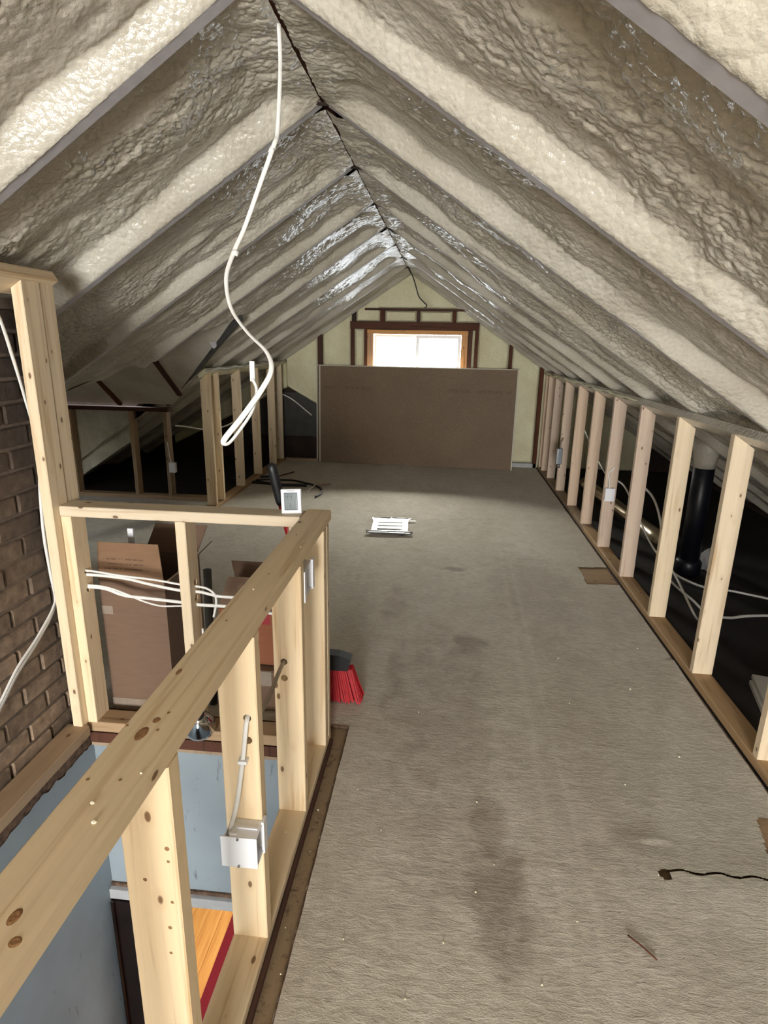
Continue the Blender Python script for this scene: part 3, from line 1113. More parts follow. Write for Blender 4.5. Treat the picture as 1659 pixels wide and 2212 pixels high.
sash(WX0 + 0.004, -0.345, WZ0 + 0.004, WZ1 - 0.004, GY + 0.045, 0.026)
sash(-0.385, WX1 - 0.004, WZ0 + 0.004, WZ1 - 0.004, GY + 0.012, 0.038)

# a tree crown outside, seen washed out through the right pane
tree = thing('tree', 'pale leafy tree crown outside, seen through the right window pane', 'tree', (0.05, 11.2, -3.0))
lumber('trunk', (0.05, 11.2, -3.0), (0.02, 11.2, 0.55), (1, 0, 0), 0.16, 0.16, M['old_wood'], tree)
lv, lf = [], []
rr = random.Random(5)
for i in range(340):
    bx = rr.choice((-0.30, -0.27, -0.05, 0.12))
    c0 = Vector((bx + rr.gauss(0, 0.06), 11.2 + rr.gauss(0, 0.2), 1.42 + rr.gauss(0, 0.09)))
    R = Euler((rr.uniform(0, 6), rr.uniform(0, 6), rr.uniform(0, 6))).to_matrix()
    n0 = len(lv)
    for p in ((0, 0, 0), (0.018, 0.03, 0.004), (0, 0.07, 0), (-0.018, 0.03, 0.004)):
        lv.append(tuple(c0 + R @ Vector(p)))
    lf.append((n0, n0 + 1, n0 + 2, n0 + 3))
fol = mesh_obj('foliage', lv, lf, M['leaf'], tree)
fol['kind'] = 'stuff'

# ------------------------------------------------------------------ back gable (behind the photographer) with its window
bk = struct_empty('wall_back', (0, -4.5, 0))
for q in ((-4.2, -1.0, -0.2, 3.0), (0.7, 3.4, -0.2, 3.0), (-1.0, 0.7, -0.2, 0.45), (-1.0, 0.7, 1.8, 3.0)):
    box('sheathing', q[0], q[1], -4.5, -4.42, q[2], q[3], M['foam_y'], bk)
w2 = struct_empty('window_2', (-0.15, -4.46, 0.45))
for q in ((-1.0, -0.94, 0.45, 1.8), (0.64, 0.7, 0.45, 1.8), (-0.94, 0.64, 0.45, 0.51), (-0.94, 0.64, 1.74, 1.8), (-0.18, -0.12, 0.51, 1.74)):
    box('window_frame', q[0], q[1], -4.49, -4.43, q[2], q[3], M['white_pl'], w2)
box('pane', -0.94, 0.64, -4.462, -4.458, 0.51, 1.74, M['glass'], w2)
# side walls under the eaves
er = struct_empty('wall_eaves', (0, 3, 0))
box('eave_board', 3.05, 3.12, -4.8, 8.0, -0.2, 0.5, M['dark_board'], er)
box('eave_board', -4.15, -4.08, -4.8, 8.0, -0.2, 1.9, M['dark_board'], er)

# ------------------------------------------------------------------ stairwell: walls, landing below
sw = struct_empty('wall_stairwell', (-0.9, 0.5, -0.8))


def plaster_wall(name, f, n, m, mat):
    P = np.zeros((n, m, 3))
    for i in range(n):
        for j in range(m):
            P[i, j] = f(i / (n - 1), j / (m - 1))
    return grid_obj(name, P, mat, sw)


def ragged(t, s):
    return 0.040 * float(fbm(np.array(t * 40.0), np.array(0.3), s, 4)) + 0.012 * float(vnoise(np.array(t * 9.0), np.array(0.1), s))


# far wall: ragged upper edge, straight lower one
ZB = -0.785
plaster_wall('far_plaster', lambda a, b: (-1.352 + a * 0.97, 1.945, ZB + b * (-0.066 - ragged(a, 3) + 0.012 - ZB)), 160, 8, M['plaster'])
plaster_wall('left_plaster', lambda a, b: (-1.352, -2.2 + a * 4.145, -2.4 + b * (-0.045 - ragged(a * 4, 8) + 2.4)), 260, 8, M['plaster'])
box('far_backing', -1.36, -0.38, 1.95, 2.04, -0.85, -0.015, M['torn'], sw)
box('left_backing', -1.44, -1.357, -2.2, 1.98, -2.4, -0.015, M['torn'], sw)
box('right_wall', -0.40, -0.32, -2.2, 2.0, -2.4, -0.2, M['plaster'], sw)
box('back_wall', -1.4, -0.3, -2.2, -2.12, -2.4, -0.2, M['plaster'], sw)
box('stair_header', -1.35, -0.385, 1.925, 1.96, -0.060, -0.014, M['old_wood'], sw)
box('lath', -1.35, -0.385, 1.930, 1.947, -0.078, -0.064, M['pine_old'], sw)
# trim over the lower doorway and dark casing at its left
bev_box('door_head_trim', -1.352, -0.39, 1.915, 1.945, -0.85, -0.80, M['greyplaster'], sw, 0.004)
box('dark_gap', -1.352, -0.39, 1.935, 1.944, -0.802, -0.783, M['torn'], sw)
# lower hall
hall = struct_empty('floor_lower', (-1.0, 3, -2.4))
for i in range(18):
    x0 = -2.2 + i * 0.1
    o = box('plank', x0 + 0.001, x0 + 0.099, 1.2, 5.2, -2.42, -2.40 - random.uniform(0, 0.0012), M['plank'], hall)
box('hall_wall', -2.3, -2.2, 0.5, 5.2, -2.42, -0.2, M['whiteboard'], hall)
box('hall_wall', -0.4, -0.32, 2.0, 5.2, -2.42, -0.2, M['whiteboard'], hall)
box('hall_wall', -2.3, -0.3, 5.2, 5.3, -2.42, -0.2, M['whiteboard'], hall)
box('hall_subfloor', -4.2, 0.4, -2.6, 5.3, -2.5, -2.425, M['dark_board'], hall)
run = tag(box('stair_runner', -1.322, -0.72, 1.4, 3.6, -2.399, -2.385, M['red_rug']), 'deep red runner on the orange wood floor of the storey below', 'rug')
cas = thing('door_casing', 'glossy dark stained door casing at the foot of the blue stairwell wall', 'door casing', (-1.31, 1.93, -2.4))
lumber('casing_board', (-1.302, 1.925, -2.4), (-1.302, 1.925, -0.855), (1, 0, 0), 0.095, 0.03, M['stained'], cas, ch=0.006)
lumber('casing_bead', (-1.338, 1.905, -2.4), (-1.338, 1.905, -0.855), (1, 0, 0), 0.014, 0.016, M['stained'], cas, ch=0.004)

# ------------------------------------------------------------------ framed wall left of the stairwell, with brick behind
lw = struct_empty('wall_stair_left', (-1.38, 0, 0))
SX0, SX1 = -1.418, -1.327
SCx = (SX0 + SX1) / 2
lumber('sill_plate', (SCx, -2.1, 0.016), (SCx, 1.895, 0.016), (1, 0, 0), 0.091, 0.044, M['pine_old'], lw)
tp = Vector((-1.395, 0, roof_z(-1.395))) - Vector((-SL * CS, 0, CS)) * 0.021
lumber('top_plate', (tp.x, -2.1, tp.z), (tp.x, 2.055, tp.z), alongL, 0.100, 0.038, M['pine'], lw)
cutL = roof_cut(-1, 0.041)
lumber('post', (-1.368, 1.930, -0.012), (-1.368, 1.930, 1.6), (1, 0, 0), 0.038, 0.091, M['pine'], lw, cutb=cutL)
lumber('post', (-1.369, 2.014, -0.012), (-1.369, 2.014, 1.6), (1, 0, 0), 0.036, 0.075, M['pine'], lw, cutb=cutL)

chim = thing('chimney', 'old brick chimney, shaded towards its top, rising behind the left stairwell framing', 'chimney', (-1.7, 1.1, 0))
box('mortar_core', -1.96, -1.447, -1.0, 2.02, -0.015, 1.62, M['mortar'], chim)
bricks = 0
bm_cache = {}
zc = 0.0
row = 0
BH, BL, J = 0.064, 0.205, 0.012
while zc < 1.60:
    y = -0.98 - (0.11 if row % 2 else 0.0)
    while y < 2.02:
        y0, y1 = max(y, -0.98), min(y + BL, 2.03)
        if y1 - y0 > 0.04:
            full = abs((y1 - y0) - BL) < 1e-6
            px = -1.438 + random.uniform(-0.004, 0.003)
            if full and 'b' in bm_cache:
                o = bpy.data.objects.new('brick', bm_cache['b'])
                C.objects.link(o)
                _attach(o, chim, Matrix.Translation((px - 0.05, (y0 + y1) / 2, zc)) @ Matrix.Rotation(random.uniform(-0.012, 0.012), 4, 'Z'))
            else:
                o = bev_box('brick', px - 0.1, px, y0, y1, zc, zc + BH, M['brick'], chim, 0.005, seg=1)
                if full:
                    bm_cache['b'] = o.data
            bricks += 1
        y += BL + J
    zc += BH + J
    row += 1
    if bricks > 290:
        break

# ------------------------------------------------------------------ stair railing (two framed guards)
RX0, RX1 = -0.476, -0.387
RC = (RX0 + RX1) / 2
RT = 0.920
g1 = thing('stair_guard', 'long pine two-by-four guard running beside the stairwell from the foreground', 'railing', (RC, 0.9, 0))
gtop = lumber('top_plate', (RC, -1.2, RT - 0.019), (RC, 2.032, RT - 0.019), (1, 0, 0), 0.089, 0.038, M['pine'], g1, ch=0.005)
lumber('bottom_plate', (RC, -1.2, 0.016), (RC, 1.99, 0.016), (1, 0, 0), 0.089, 0.044, M['pine'], g1)
studs = {}
for y in (-0.52, -0.11, 0.300, 0.718, 1.132, 1.561, 1.892, 1.950):
    studs[y] = lumber('stud', (RC, y + 0.019, 0.036), (RC, y + 0.019, RT - 0.038), (1, 0, 0), 0.089, 0.038, M['pine'], g1)
bore(studs[1.132], [(-0.411, 1.15, 0.680), (-0.411, 1.15, 0.622)], (0, 1, 0), 0.0095)
bore(studs[1.561], [(-0.444, 1.58, 0.575), (-0.444, 1.58, 0.520)], (0, 1, 0), 0.0105)
lumber('nailing_strip', (-0.380, -1.2, 0.004), (-0.380, 1.97, 0.004), (1, 0, 0), 0.012, 0.020, M['old_wood'], g1)



def knot(cx, cy, cz, ax, rl, rw, parent, mat):
    """Slightly proud knot lens: ax 'z' lies on a top face (long axis y), ax 'y' on a face looking at -y."""
    vs, fs = [], []
    for ring, (k, h) in enumerate(((1.0, 0.0001), (0.62, 0.0007), (0.25, 0.0005))):
        for i in range(12):
            a = math.pi * i / 6
            q = (rw * k * math.cos(a), rl * k * math.sin(a))
            vs.append((cx + q[0], cy + q[1], cz + h) if ax == 'z' else (cx + q[0], cy - h, cz + q[1]))
    for rg in range(2):
        for i in range(12):
            j = (i + 1) % 12
            fs.append((rg * 12 + i, rg * 12 + j, rg * 12 + 12 + j, rg * 12 + 12 + i))
    fs.append(tuple(range(24, 36)))
    return mesh_obj('knot', vs, fs, mat, parent)


for x, y, a, b in ((-0.437, 0.743, 0.020, 0.010), (-0.430, 0.778, 0.009, 0.007), (-0.469, 0.759, 0.0035, 0.003), (-0.417, 0.754, 0.0035, 0.003), (-0.420, 0.799, 0.004, 0.003), (-0.457, 0.920, 0.013, 0.005),
                   (-0.461, 0.640, 0.0035, 0.003), (-0.417, 0.644, 0.003, 0.003), (-0.401, 0.416, 0.0075, 0.0075), (-0.420, 0.441, 0.012, 0.007), (-0.471, 1.186, 0.004, 0.003), (-0.445, 1.131, 0.005, 0.003),
                   (-0.432, 1.403, 0.004, 0.003), (-0.441, 1.734, 0.005, 0.003)):
    knot(x, y, RT, 'z', a * 0.85, b * 0.85, gtop, M['knot'])
for x, z, a in ((-0.401, 0.732, 0.0042), (-0.401, 0.707, 0.0028), (-0.443, 0.666, 0.0035), (-0.401, 0.625, 0.003), (-0.409, 0.571, 0.0035), (-0.412, 0.516, 0.003)):
    knot(x, 0.718, z, 'y', a, a, studs[0.718], M['knot'])

g2 = thing('cross_guard', 'short pine guard across the far end of the stairwell, carrying four white cables', 'railing', (-0.9, 1.95, 0))
CY0, CY1 = 1.920, 2.009
CYc = (CY0 + CY1) / 2
CT = 0.921
lumber('top_plate', (-1.347, CYc, CT - 0.019), (RX0, CYc, CT - 0.019), (0, 1, 0), 0.089, 0.038, M['pine'], g2)
lumber('bottom_plate', (-1.347, CYc, 0.016), (RX0, CYc, 0.016), (0, 1, 0), 0.089, 0.044, M['pine_old'], g2)
for x in (-1.328, -0.905, -0.497):
    s = lumber('stud', (x, CYc, 0.036), (x, CYc, CT - 0.038), (1, 0, 0), 0.038, 0.089, M['pine'], g2)
    studs[x] = s
bore(studs[-1.328], [(-1.33, 1.972, 0.655), (-1.33, 1.972, 0.585)], (1, 0, 0), 0.012)
bore(studs[-0.905], [(-0.905, 1.972, 0.635), (-0.905, 1.972, 0.575)], (1, 0, 0), 0.014)

# ------------------------------------------------------------------ cables
cb = lambda name, pts, r, label, mat='cable', group=None, **kw: tag(tube(name, pts, r, M[mat], **kw), label, 'cable', group)
hc = thing('hanging_cable', 'white flat electrical cable hanging from the ridge with a looped lower end', 'cable', (-0.46, 1.75, 2.2))
pts = [(-0.462, 1.76, 2.275), (-0.460, 1.76, 2.20), (-0.458, 1.74, 2.13), (-0.462, 1.72, 2.02), (-0.467, 1.70, 1.985), (-0.505, 1.70, 1.90), (-0.55, 1.69, 1.79),
       (-0.575, 1.66, 1.72), (-0.583, 1.62, 1.655), (-0.560, 1.58, 1.58), (-0.50, 1.52, 1.52), (-0.435, 1.46, 1.475), (-0.412, 1.42, 1.435), (-0.43, 1.40, 1.39), (-0.475, 1.38, 1.325),
       (-0.515, 1.36, 1.272), (-0.509, 1.37, 1.262), (-0.485, 1.38, 1.29), (-0.455, 1.40, 1.34), (-0.450, 1.42, 1.385), (-0.462, 1.43, 1.41)]
tube('sheath', pts, 0.0065, M['cable'], hc, flat=0.55, sides=10, per=6, radii=[0.0055, 0.006, 0.006, 0.005, 0.0068, 0.0072, 0.0068])
bev_box('folded_end', -0.468, -0.456, 1.428, 1.436, 1.405, 1.452, M['cable'], hc, 0.002)
tube('cable_clip', [(-0.568, 1.665, 1.728), (-0.572, 1.662, 1.716)], 0.0085, M['cable'], hc, per=0, flat=0.7)
tube('cable_clip', [(-0.4705, 1.699, 1.980), (-0.478, 1.699, 1.966)], 0.0068, M['cable'], hc, per=0, flat=0.7)

cb('dark_hanging_wire', [(-0.463, 6.9, 2.33), (-0.43, 6.9, 2.25), (-0.395, 6.9, 2.182), (-0.36, 6.9, 2.08), (-0.328, 6.9, 1.99), (-0.27, 6.9, 1.93), (-0.242, 6.9, 1.905), (-0.245, 6.9, 1.885), (-0.262, 6.9, 1.872)],
   0.0065, 'thin dark wire dangling from the far end of the ridge above the window', 'black')

# bundle dropping behind the tall post
cb('wall_cable', [(-1.403, 1.78, 1.68), (-1.403, 1.84, 1.549), (-1.403, 1.872, 1.436), (-1.405, 1.905, 1.298), (-1.408, 1.94, 1.135), (-1.406, 1.918, 0.973), (-1.403, 1.90, 0.824), (-1.404, 1.905, 0.68), (-1.406, 1.915, 0.56), (-1.404, 1.80, 0.476), (-1.404, 1.678, 0.417), (-1.404, 1.574, 0.342), (-1.404, 1.40, 0.22)],
   0.0066, 'nearer white cable of the pair drooping behind the tall post', group='cables behind the post', flat=0.6)
cb('wall_cable', [(-1.418, 1.80, 1.69), (-1.418, 1.855, 1.56), (-1.418, 1.89, 1.43), (-1.420, 1.93, 1.27), (-1.422, 1.955, 1.12), (-1.420, 1.93, 0.96), (-1.418, 1.915, 0.81), (-1.418, 1.92, 0.67), (-1.420, 1.925, 0.53), (-1.418, 1.82, 0.452), (-1.418, 1.69, 0.385), (-1.418, 1.60, 0.32), (-1.418, 1.42, 0.19)],
   0.0055, 'further white cable of the pair, against the chimney bricks', group='cables behind the post', flat=0.6)

# two pairs through the cross guard
ymid = 1.972
G = 'cables through the short guard'
cb('guard_cable', [(-1.335, ymid, 0.660), (-1.27, ymid - 0.004, 0.658), (-1.17, ymid - 0.01, 0.650), (-1.04, ymid, 0.636), (-0.93, ymid, 0.622), (-0.88, ymid, 0.620), (-0.84, ymid, 0.612), (-0.815, ymid, 0.59), (-0.812, ymid, 0.555), (-0.825, ymid, 0.50)],
   0.0045, 'thin upper white cable through the short guard, curling down beyond the middle stud', group=G)
cb('guard_cable', [(-1.335, ymid, 0.642), (-1.25, ymid + 0.003, 0.640), (-1.15, ymid, 0.634), (-1.06, ymid - 0.01, 0.622), (-0.95, ymid - 0.008, 0.604), (-0.87, ymid, 0.598), (-0.80, ymid, 0.585), (-0.70, ymid + 0.01, 0.578), (-0.60, ymid, 0.560), (-0.50, ymid - 0.01, 0.53)],
   0.0062, 'thick upper white cable through the short guard', group=G, flat=0.7)
cb('guard_cable', [(-1.335, ymid, 0.592), (-1.25, ymid + 0.004, 0.588), (-1.17, ymid, 0.566), (-1.08, ymid, 0.560), (-0.95, ymid, 0.552), (-0.87, ymid, 0.546), (-0.78, ymid, 0.546), (-0.68, ymid + 0.01, 0.535), (-0.55, ymid, 0.520), (-0.48, ymid, 0.51)],
   0.0068, 'thick lower white cable through the short guard', group=G, flat=0.7)
cb('guard_cable', [(-1.335, ymid, 0.601), (-1.24, ymid, 0.596), (-1.16, ymid, 0.572), (-1.10, ymid, 0.548), (-1.03, ymid, 0.532), (-0.96, ymid, 0.536), (-0.90, ymid, 0.541)],
   0.0035, 'thin lower white cable sagging below the thick one', group=G)

# cable in the long guard and its box
eb = thing('outlet_box', 'white outlet box nailed to the near side of a long guard stud', 'outlet box', (-0.425, 1.09, 0.31))
bx0, bx1, by0, by1, bz0, bz1 = -0.469, -0.383, 1.075, 1.131, 0.325, 0.402
tk = 0.003
nside = bev_box('near_side', bx0, bx1, by0, by0 + tk, bz0 - 0.008, bz1, M['white_pl'], eb, 0.001)
bev_box('far_side', bx0 + 0.01, bx1, by1 - tk, by1, bz0, bz1, M['white_pl'], eb, 0.001)
bev_box('top_side', bx0 + 0.02, bx1, by0 + tk, by1 - tk, bz1 - tk, bz1, M['white_pl'], eb, 0.001)
bev_box('bottom_side', bx0 + 0.01, bx1, by0 + tk, by1 - tk, bz0, bz0 + tk, M['white_pl'], eb, 0.001)
bev_box('back_side', bx0 + 0.004, bx0 + 0.007, by0 + tk, by1 - tk, bz0, bz1 - 0.01, M['white_pl'], eb, 0.001)
bev_box('mounting_flange', bx1 - 0.003, bx1 + 0.004, by1 - 0.012, by1 + 0.012, bz0 - 0.006, bz1 + 0.006, M['white_pl'], eb, 0.001)
bev_box('nail_channel', bx0 + 0.03, bx1 - 0.006, by0 + 0.026, by0 + 0.032, bz1, bz1 + 0.004, M['white_pl'], eb, 0.001)
bev_box('cable_clamp', bx0 + 0.018, bx0 + 0.036, by0 + 0.008, by0 + 0.014, bz1 - 0.002, bz1 + 0.003, M['white_pl'], eb, 0.001)
for zz in (bz1 - 0.004, bz0 - 0.003):
    tube('screw', [(-0.428, by0 - 0.003, zz), (-0.428, by0 + 0.002, zz)], 0.0032, M['metal'], nside, per=0)
cc = thing('box_cable', 'white cable coming out of a drilled hole and down into the white outlet box', 'cable', (-0.43, 1.12, 0.5))
shc = tube('sheath', [(-0.411, 1.17, 0.683), (-0.411, 1.145, 0.684), (-0.411, 1.126, 0.672), (-0.414, 1.121, 0.64), (-0.419, 1.121, 0.60), (-0.428, 1.121, 0.54), (-0.440, 1.116, 0.46), (-0.452, 1.104, 0.405), (-0.455, 1.10, 0.385)],
     0.0058, M['cable'], cc, flat=0.45, up=(1, 0, 0))
bev_box('cable_staple', -0.432, -0.411, 1.113, 1.130, 0.570, 0.578, M['white_pl'], shc, 0.001)
cb('guard_feed_cable', [(-0.444, 1.66, 0.570), (-0.444, 1.58, 0.575), (-0.444, 1.50, 0.573), (-0.442, 1.40, 0.560), (-0.436, 1.30, 0.580), (-0.42, 1.22, 0.640), (-0.411, 1.175, 0.676)],
   0.0062, 'grey cable strung between two drilled studs of the long guard', 'grey_cable')

rb = thing('switch_box', 'open white switch box fixed to the third long guard stud, seen edge on', 'outlet box', (-0.41, 1.68, 0.74))
y0, y1, z0, z1 = 1.612, 1.745, 0.722, 0.840
y0, y1 = 1.602, 1.690
bev_box('near_flange', -0.392, -0.384, 1.600, 1.620, 0.752, 0.850, M['white_pl'], rb, 0.001)
bev_box('far_flange', -0.392, -0.384, 1.708, 1.730, 0.752, 0.850, M['white_pl'], rb, 0.001)
bev_box('near_side', -0.45, -0.39, 1.612, 1.615, 0.755, 0.847, M['white_pl'], rb, 0.001)
bev_box('far_side', -0.45, -0.39, 1.712, 1.715, 0.755, 0.847, M['white_pl'], rb, 0.001)
bev_box('back_side', -0.453, -0.45, 1.612, 1.715, 0.755, 0.847, M['white_pl'], rb, 0.001)
bev_box('bottom_side', -0.45, -0.39, 1.615, 1.712, 0.755, 0.758, M['white_pl'], rb, 0.001)
bev_box('top_side', -0.45, -0.39, 1.615, 1.712, 0.844, 0.847, M['white_pl'], rb, 0.001)

# spot lamp left on the plate of the short guard
lm = thing('reflector_lamp', 'small chrome reflector bulb hanging at the head of the stairs', 'lamp', (-0.905, 1.935, 0.0))
Ml = Matrix.Translation((-0.868, 1.872, 0.135)) @ Matrix.Scale(1.35, 4) @ Euler((math.radians(28), math.radians(10), 0)).to_matrix().to_4x4()
lathe('reflector', [(0.010, 0.0), (0.018, -0.006), (0.034, -0.028), (0.042, -0.052), (0.044, -0.060), (0.041, -0.060), (0.038, -0.05), (0.030, -0.03), (0.014, -0.012), (0.004, -0.010)], M['chrome'], lm, Ml)
lathe('bulb', [(0.003, -0.012), (0.009, -0.018), (0.014, -0.030), (0.012, -0.042), (0.004, -0.048)], M['white_pl'], lm, Ml)
lathe('socket', [(0.014, 0.002), (0.016, 0.008), (0.016, 0.034), (0.012, 0.038)], M['black'], lm, Ml)
tube('cord', [(-0.862, 1.894, 0.175), (-0.862, 1.905, 0.20), (-0.868, 1.945, 0.23), (-0.872, 1.965, 0.34), (-0.87, 1.97, 0.45)], 0.0045, M['cable'], lm)

# ------------------------------------------------------------------ thermometer on the guard corner
th = thing('thermometer', 'white digital thermometer with grey display standing on the guard corner', 'thermometer', (-0.512, 1.955, RT))
Mt = Matrix.Translation((-0.512, 1.962, CT)) @ Matrix.Rotation(math.radians(-3.5), 4, 'Y') @ Matrix.Rotation(math.radians(-8), 4, 'X')
bev_box('case', -0.036, 0.036, -0.008, 0.010, 0.0, 0.086, M['white_pl'], th, 0.0075, Mw=Mt, seg=4)
bev_box('screen_bezel', -0.0238, 0.0238, -0.0092, -0.006, 0.0125, 0.0735, M['black'], th, 0.001, Mw=Mt)
scr = bev_box('screen', -0.0222, 0.0222, -0.0100, -0.007, 0.0142, 0.0718, M['lcd'], th, 0.0005, Mw=Mt)
bev_box('sensor_slot', -0.014, 0.014, -0.0088, -0.006, 0.0785, 0.0800, M['lcd_dark'], th, 0.0003, Mw=Mt)


def seven(ch, ox, oz, s):
    seg = {'a': (0, 2, 1, 2), 'b': (1, 1, 1, 2), 'c': (1, 0, 1, 1), 'd': (0, 0, 1, 0), 'e': (0, 0, 0, 1), 'f': (0, 1, 0, 2), 'g': (0, 1, 1, 1)}
    on = {'4': 'fgbc', '1': 'bc'}[ch]
    v, f = [], []
    for k in on:
        a = seg[k]
        x0, x1 = min(a[0], a[2]) * s, max(a[0], a[2]) * s
        zz0, zz1 = min(a[1], a[3]) * s, max(a[1], a[3]) * s
        bb = box_geo(ox + x0 - s * .09, ox + x1 + s * .09, -0.0104, -0.0099, oz + zz0 - s * .09, oz + zz1 + s * .09)
        n0 = len(v)
        v += bb[0]
        f += [tuple(i + n0 for i in q) for q in bb[1]]
    return v, f


for ch, ox, oz, s in (('4', -0.018, 0.051, 0.0085), ('4', -0.005, 0.051, 0.0085), ('1', -0.010, 0.020, 0.0085)):
    v, f = seven(ch, ox, oz, s)
    mesh_obj('digit', v, f, M['lcd_dark'], scr, Mt)

# ------------------------------------------------------------------ broom
br = thing('broom', 'red-bristled broom with black grip leaning behind the guard corner', 'broom', (-0.42, 2.26, 0))
Pt, Pb = Vector((-0.630, 2.125, 1.062)), Vector((-0.478, 2.270, 0.155))
dirb = (Pb - Pt).normalized()
tube('handle', [Pt + dirb * 0.13, Pt + dirb * 0.5, Pb], 0.0125, M['red'], br, per=0, sides=12)
tube('grip', [Pt, Pt + dirb * 0.01, Pt + dirb * 0.03, Pt + dirb * 0.15, Pt + dirb * 0.165], 0.018, M['black'], br, per=0, sides=14, radii=[0.009, 0.017, 0.0185, 0.0185, 0.016])
hv = [(-0.585, 2.262, 0.150), (-0.36, 2.262, 0.150), (-0.345, 2.262, 0.205), (-0.40, 2.262, 0.222), (-0.55, 2.262, 0.222), (-0.60, 2.262, 0.205)]
vv = [(x, y - 0.026, z) for x, y, z in hv] + [(x, y + 0.026, z) for x, y, z in hv]
hb = mesh_obj('broom_block', vv, [(0, 1, 2, 3, 4, 5), (11, 10, 9, 8, 7, 6)] + [(i, (i + 1) % 6 + 0, (i + 1) % 6 + 6, i + 6)[::-1] for i in range(6)], M['black'], br)
v, f = [], []
rb_ = random.Random(3)
for i in range(330):
    a = i % 30 / 29
    b = (i // 30) / 10
    x0 = -0.595 + a * 0.25
    y0_ = 2.262 + (b - 0.5) * 0.045
    fan = 1.22
    x1 = -0.47 + (x0 + 0.47) * fan + 0.025 * (a - .3) + rb_.uniform(-0.005, 0.005)
    y1_ = 2.262 + (y0_ - 2.262) * 1.7 + rb_.uniform(-0.006, 0.006)
    z1_ = rb_.uniform(0.0, 0.010)
    w = 0.0032
    n0 = len(v)
    v += [(x0 - w, y0_, 0.156), (x0 + w, y0_, 0.156), (x0, y0_ + w, 0.156), (x1 - w, y1_, z1_), (x1 + w, y1_, z1_), (x1, y1_ + w, z1_)]
    f += [(n0, n0 + 1, n0 + 4, n0 + 3), (n0 + 1, n0 + 2, n0 + 5, n0 + 4), (n0 + 2, n0, n0 + 3, n0 + 5), (n0 + 3, n0 + 4, n0 + 5)]
bo = mesh_obj('bristles', v, f, M['bristle'], hb)
bo['kind'] = 'stuff'

# ------------------------------------------------------------------ packet on the carpet
pk = thing('foil_packet', 'white and silver foil packet lying flat on the far carpet', 'packet', (-0.41, 4.8, 0))
Mp = Matrix.Translation((-0.41, 4.80, 0.004)) @ Matrix.Rotation(math.radians(3), 4, 'Z')
n = 24
P = np.zeros((n, n, 3))
for i in range(n):
    for j in range(n):
        x, y = -0.15 + 0.30 * i / (n - 1), -0.20 + 0.40 * j / (n - 1)
        w_ = max(0.0, (abs(y) - 0.15) / 0.05)
        P[i, j] = (x * (1.0 + 0.16 * w_ * (1 if abs(x) > 0.12 else 0)), y, 0.012 + 0.012 * w_ * float(fbm(np.array(x * 30), np.array(y * 30), 4)) + 0.005 * float(vnoise(np.array(x * 18), np.array(y * 12), 8)))
Pw = np.array([[list(Mp @ Vector(p)) for p in r] for r in P])
grid_obj('foil_wrap', Pw, M['foil'], pk, smooth=False)
for yy, hh in ((-0.085, 0.066), (0.005, 0.062), (0.088, 0.052)):
    bev_box('white_card', -0.105, 0.105, yy - hh / 2, yy + hh / 2, 0.016, 0.023, M['paper_white'], pk, 0.002, Mw=Mp)
tube('rolled_edge', [tuple(Mp @ Vector((-0.19, -0.20, 0.016))), tuple(Mp @ Vector((0, -0.205, 0.018))), tuple(Mp @ Vector((0.19, -0.20, 0.012)))], 0.014, M['foil'], pk, flat=0.7)
tube('rolled_edge', [tuple(Mp @ Vector((-0.15, 0.20, 0.014))), tuple(Mp @ Vector((0, 0.205, 0.016))), tuple(Mp @ Vector((0.15, 0.20, 0.012)))], 0.012, M['foil'], pk, flat=0.7)
bev_box('tear_tab', 0.145, 0.215, 0.165, 0.180, 0.004, 0.010, M['paper_white'], pk, 0.001, Mw=Mp)
bev_box('foot_pad', 0.085, 0.125, -0.222, -0.205, -0.002, 0.010, M['black'], pk, 0.002, Mw=Mp)

# ------------------------------------------------------------------ black hoses and twigs by the left wall
Gh = 'black cords on the carpet'
cb('black_cord', [(-2.28, 6.10, 0.05), (-2.2, 6.36, 0.016), (-2.05, 6.45, 0.014), (-1.92, 6.48, 0.014), (-1.84, 6.49, 0.014)], 0.013, 'short upper black cord at the left wall', 'black', Gh)
cb('black_cord', [(-2.25, 6.15, 0.05), (-2.14, 6.22, 0.014), (-1.95, 6.33, 0.013), (-1.79, 6.34, 0.013), (-1.62, 6.33, 0.013), (-1.468, 6.232, 0.013), (-1.33, 6.12, 0.013), (-1.235, 5.97, 0.013), (-1.21, 5.80, 0.013), (-1.235, 5.66, 0.014)],
   0.0105, 'long black cord whose end hooks round toward the aisle', 'black', Gh)
cb('black_cord', [(-2.22, 6.02, 0.05), (-2.12, 6.14, 0.018), (-1.95, 6.16, 0.016), (-1.73, 6.10, 0.016), (-1.55, 6.11, 0.016), (-1.429, 6.106, 0.016)], 0.016, 'thick straight black cord with a blunt end', 'black', Gh)
tag(tube('twig', [(-1.86, 6.52, 0.008), (-1.80, 6.64, 0.010), (-1.739, 6.797, 0.008)], 0.008, M['old_wood'], per=4), 'thin brown stick on the carpet beyond the black cords', 'stick')
zt = thing('cable_tie', 'pale loose tie wrapped round the hooked end of a black cord', 'cable tie', (-1.34, 6.0, 0))
tube('strap', [(-1.36, 5.86, 0.006), (-1.35, 5.96, 0.022), (-1.335, 6.05, 0.028), (-1.33, 6.12, 0.028)], 0.007, M['crumb'], zt, flat=0.5)
tube('tail', [(-1.33, 6.11, 0.026), (-1.26, 6.18, 0.018), (-1.20, 6.26, 0.010)], 0.006, M['pine_old'], zt)

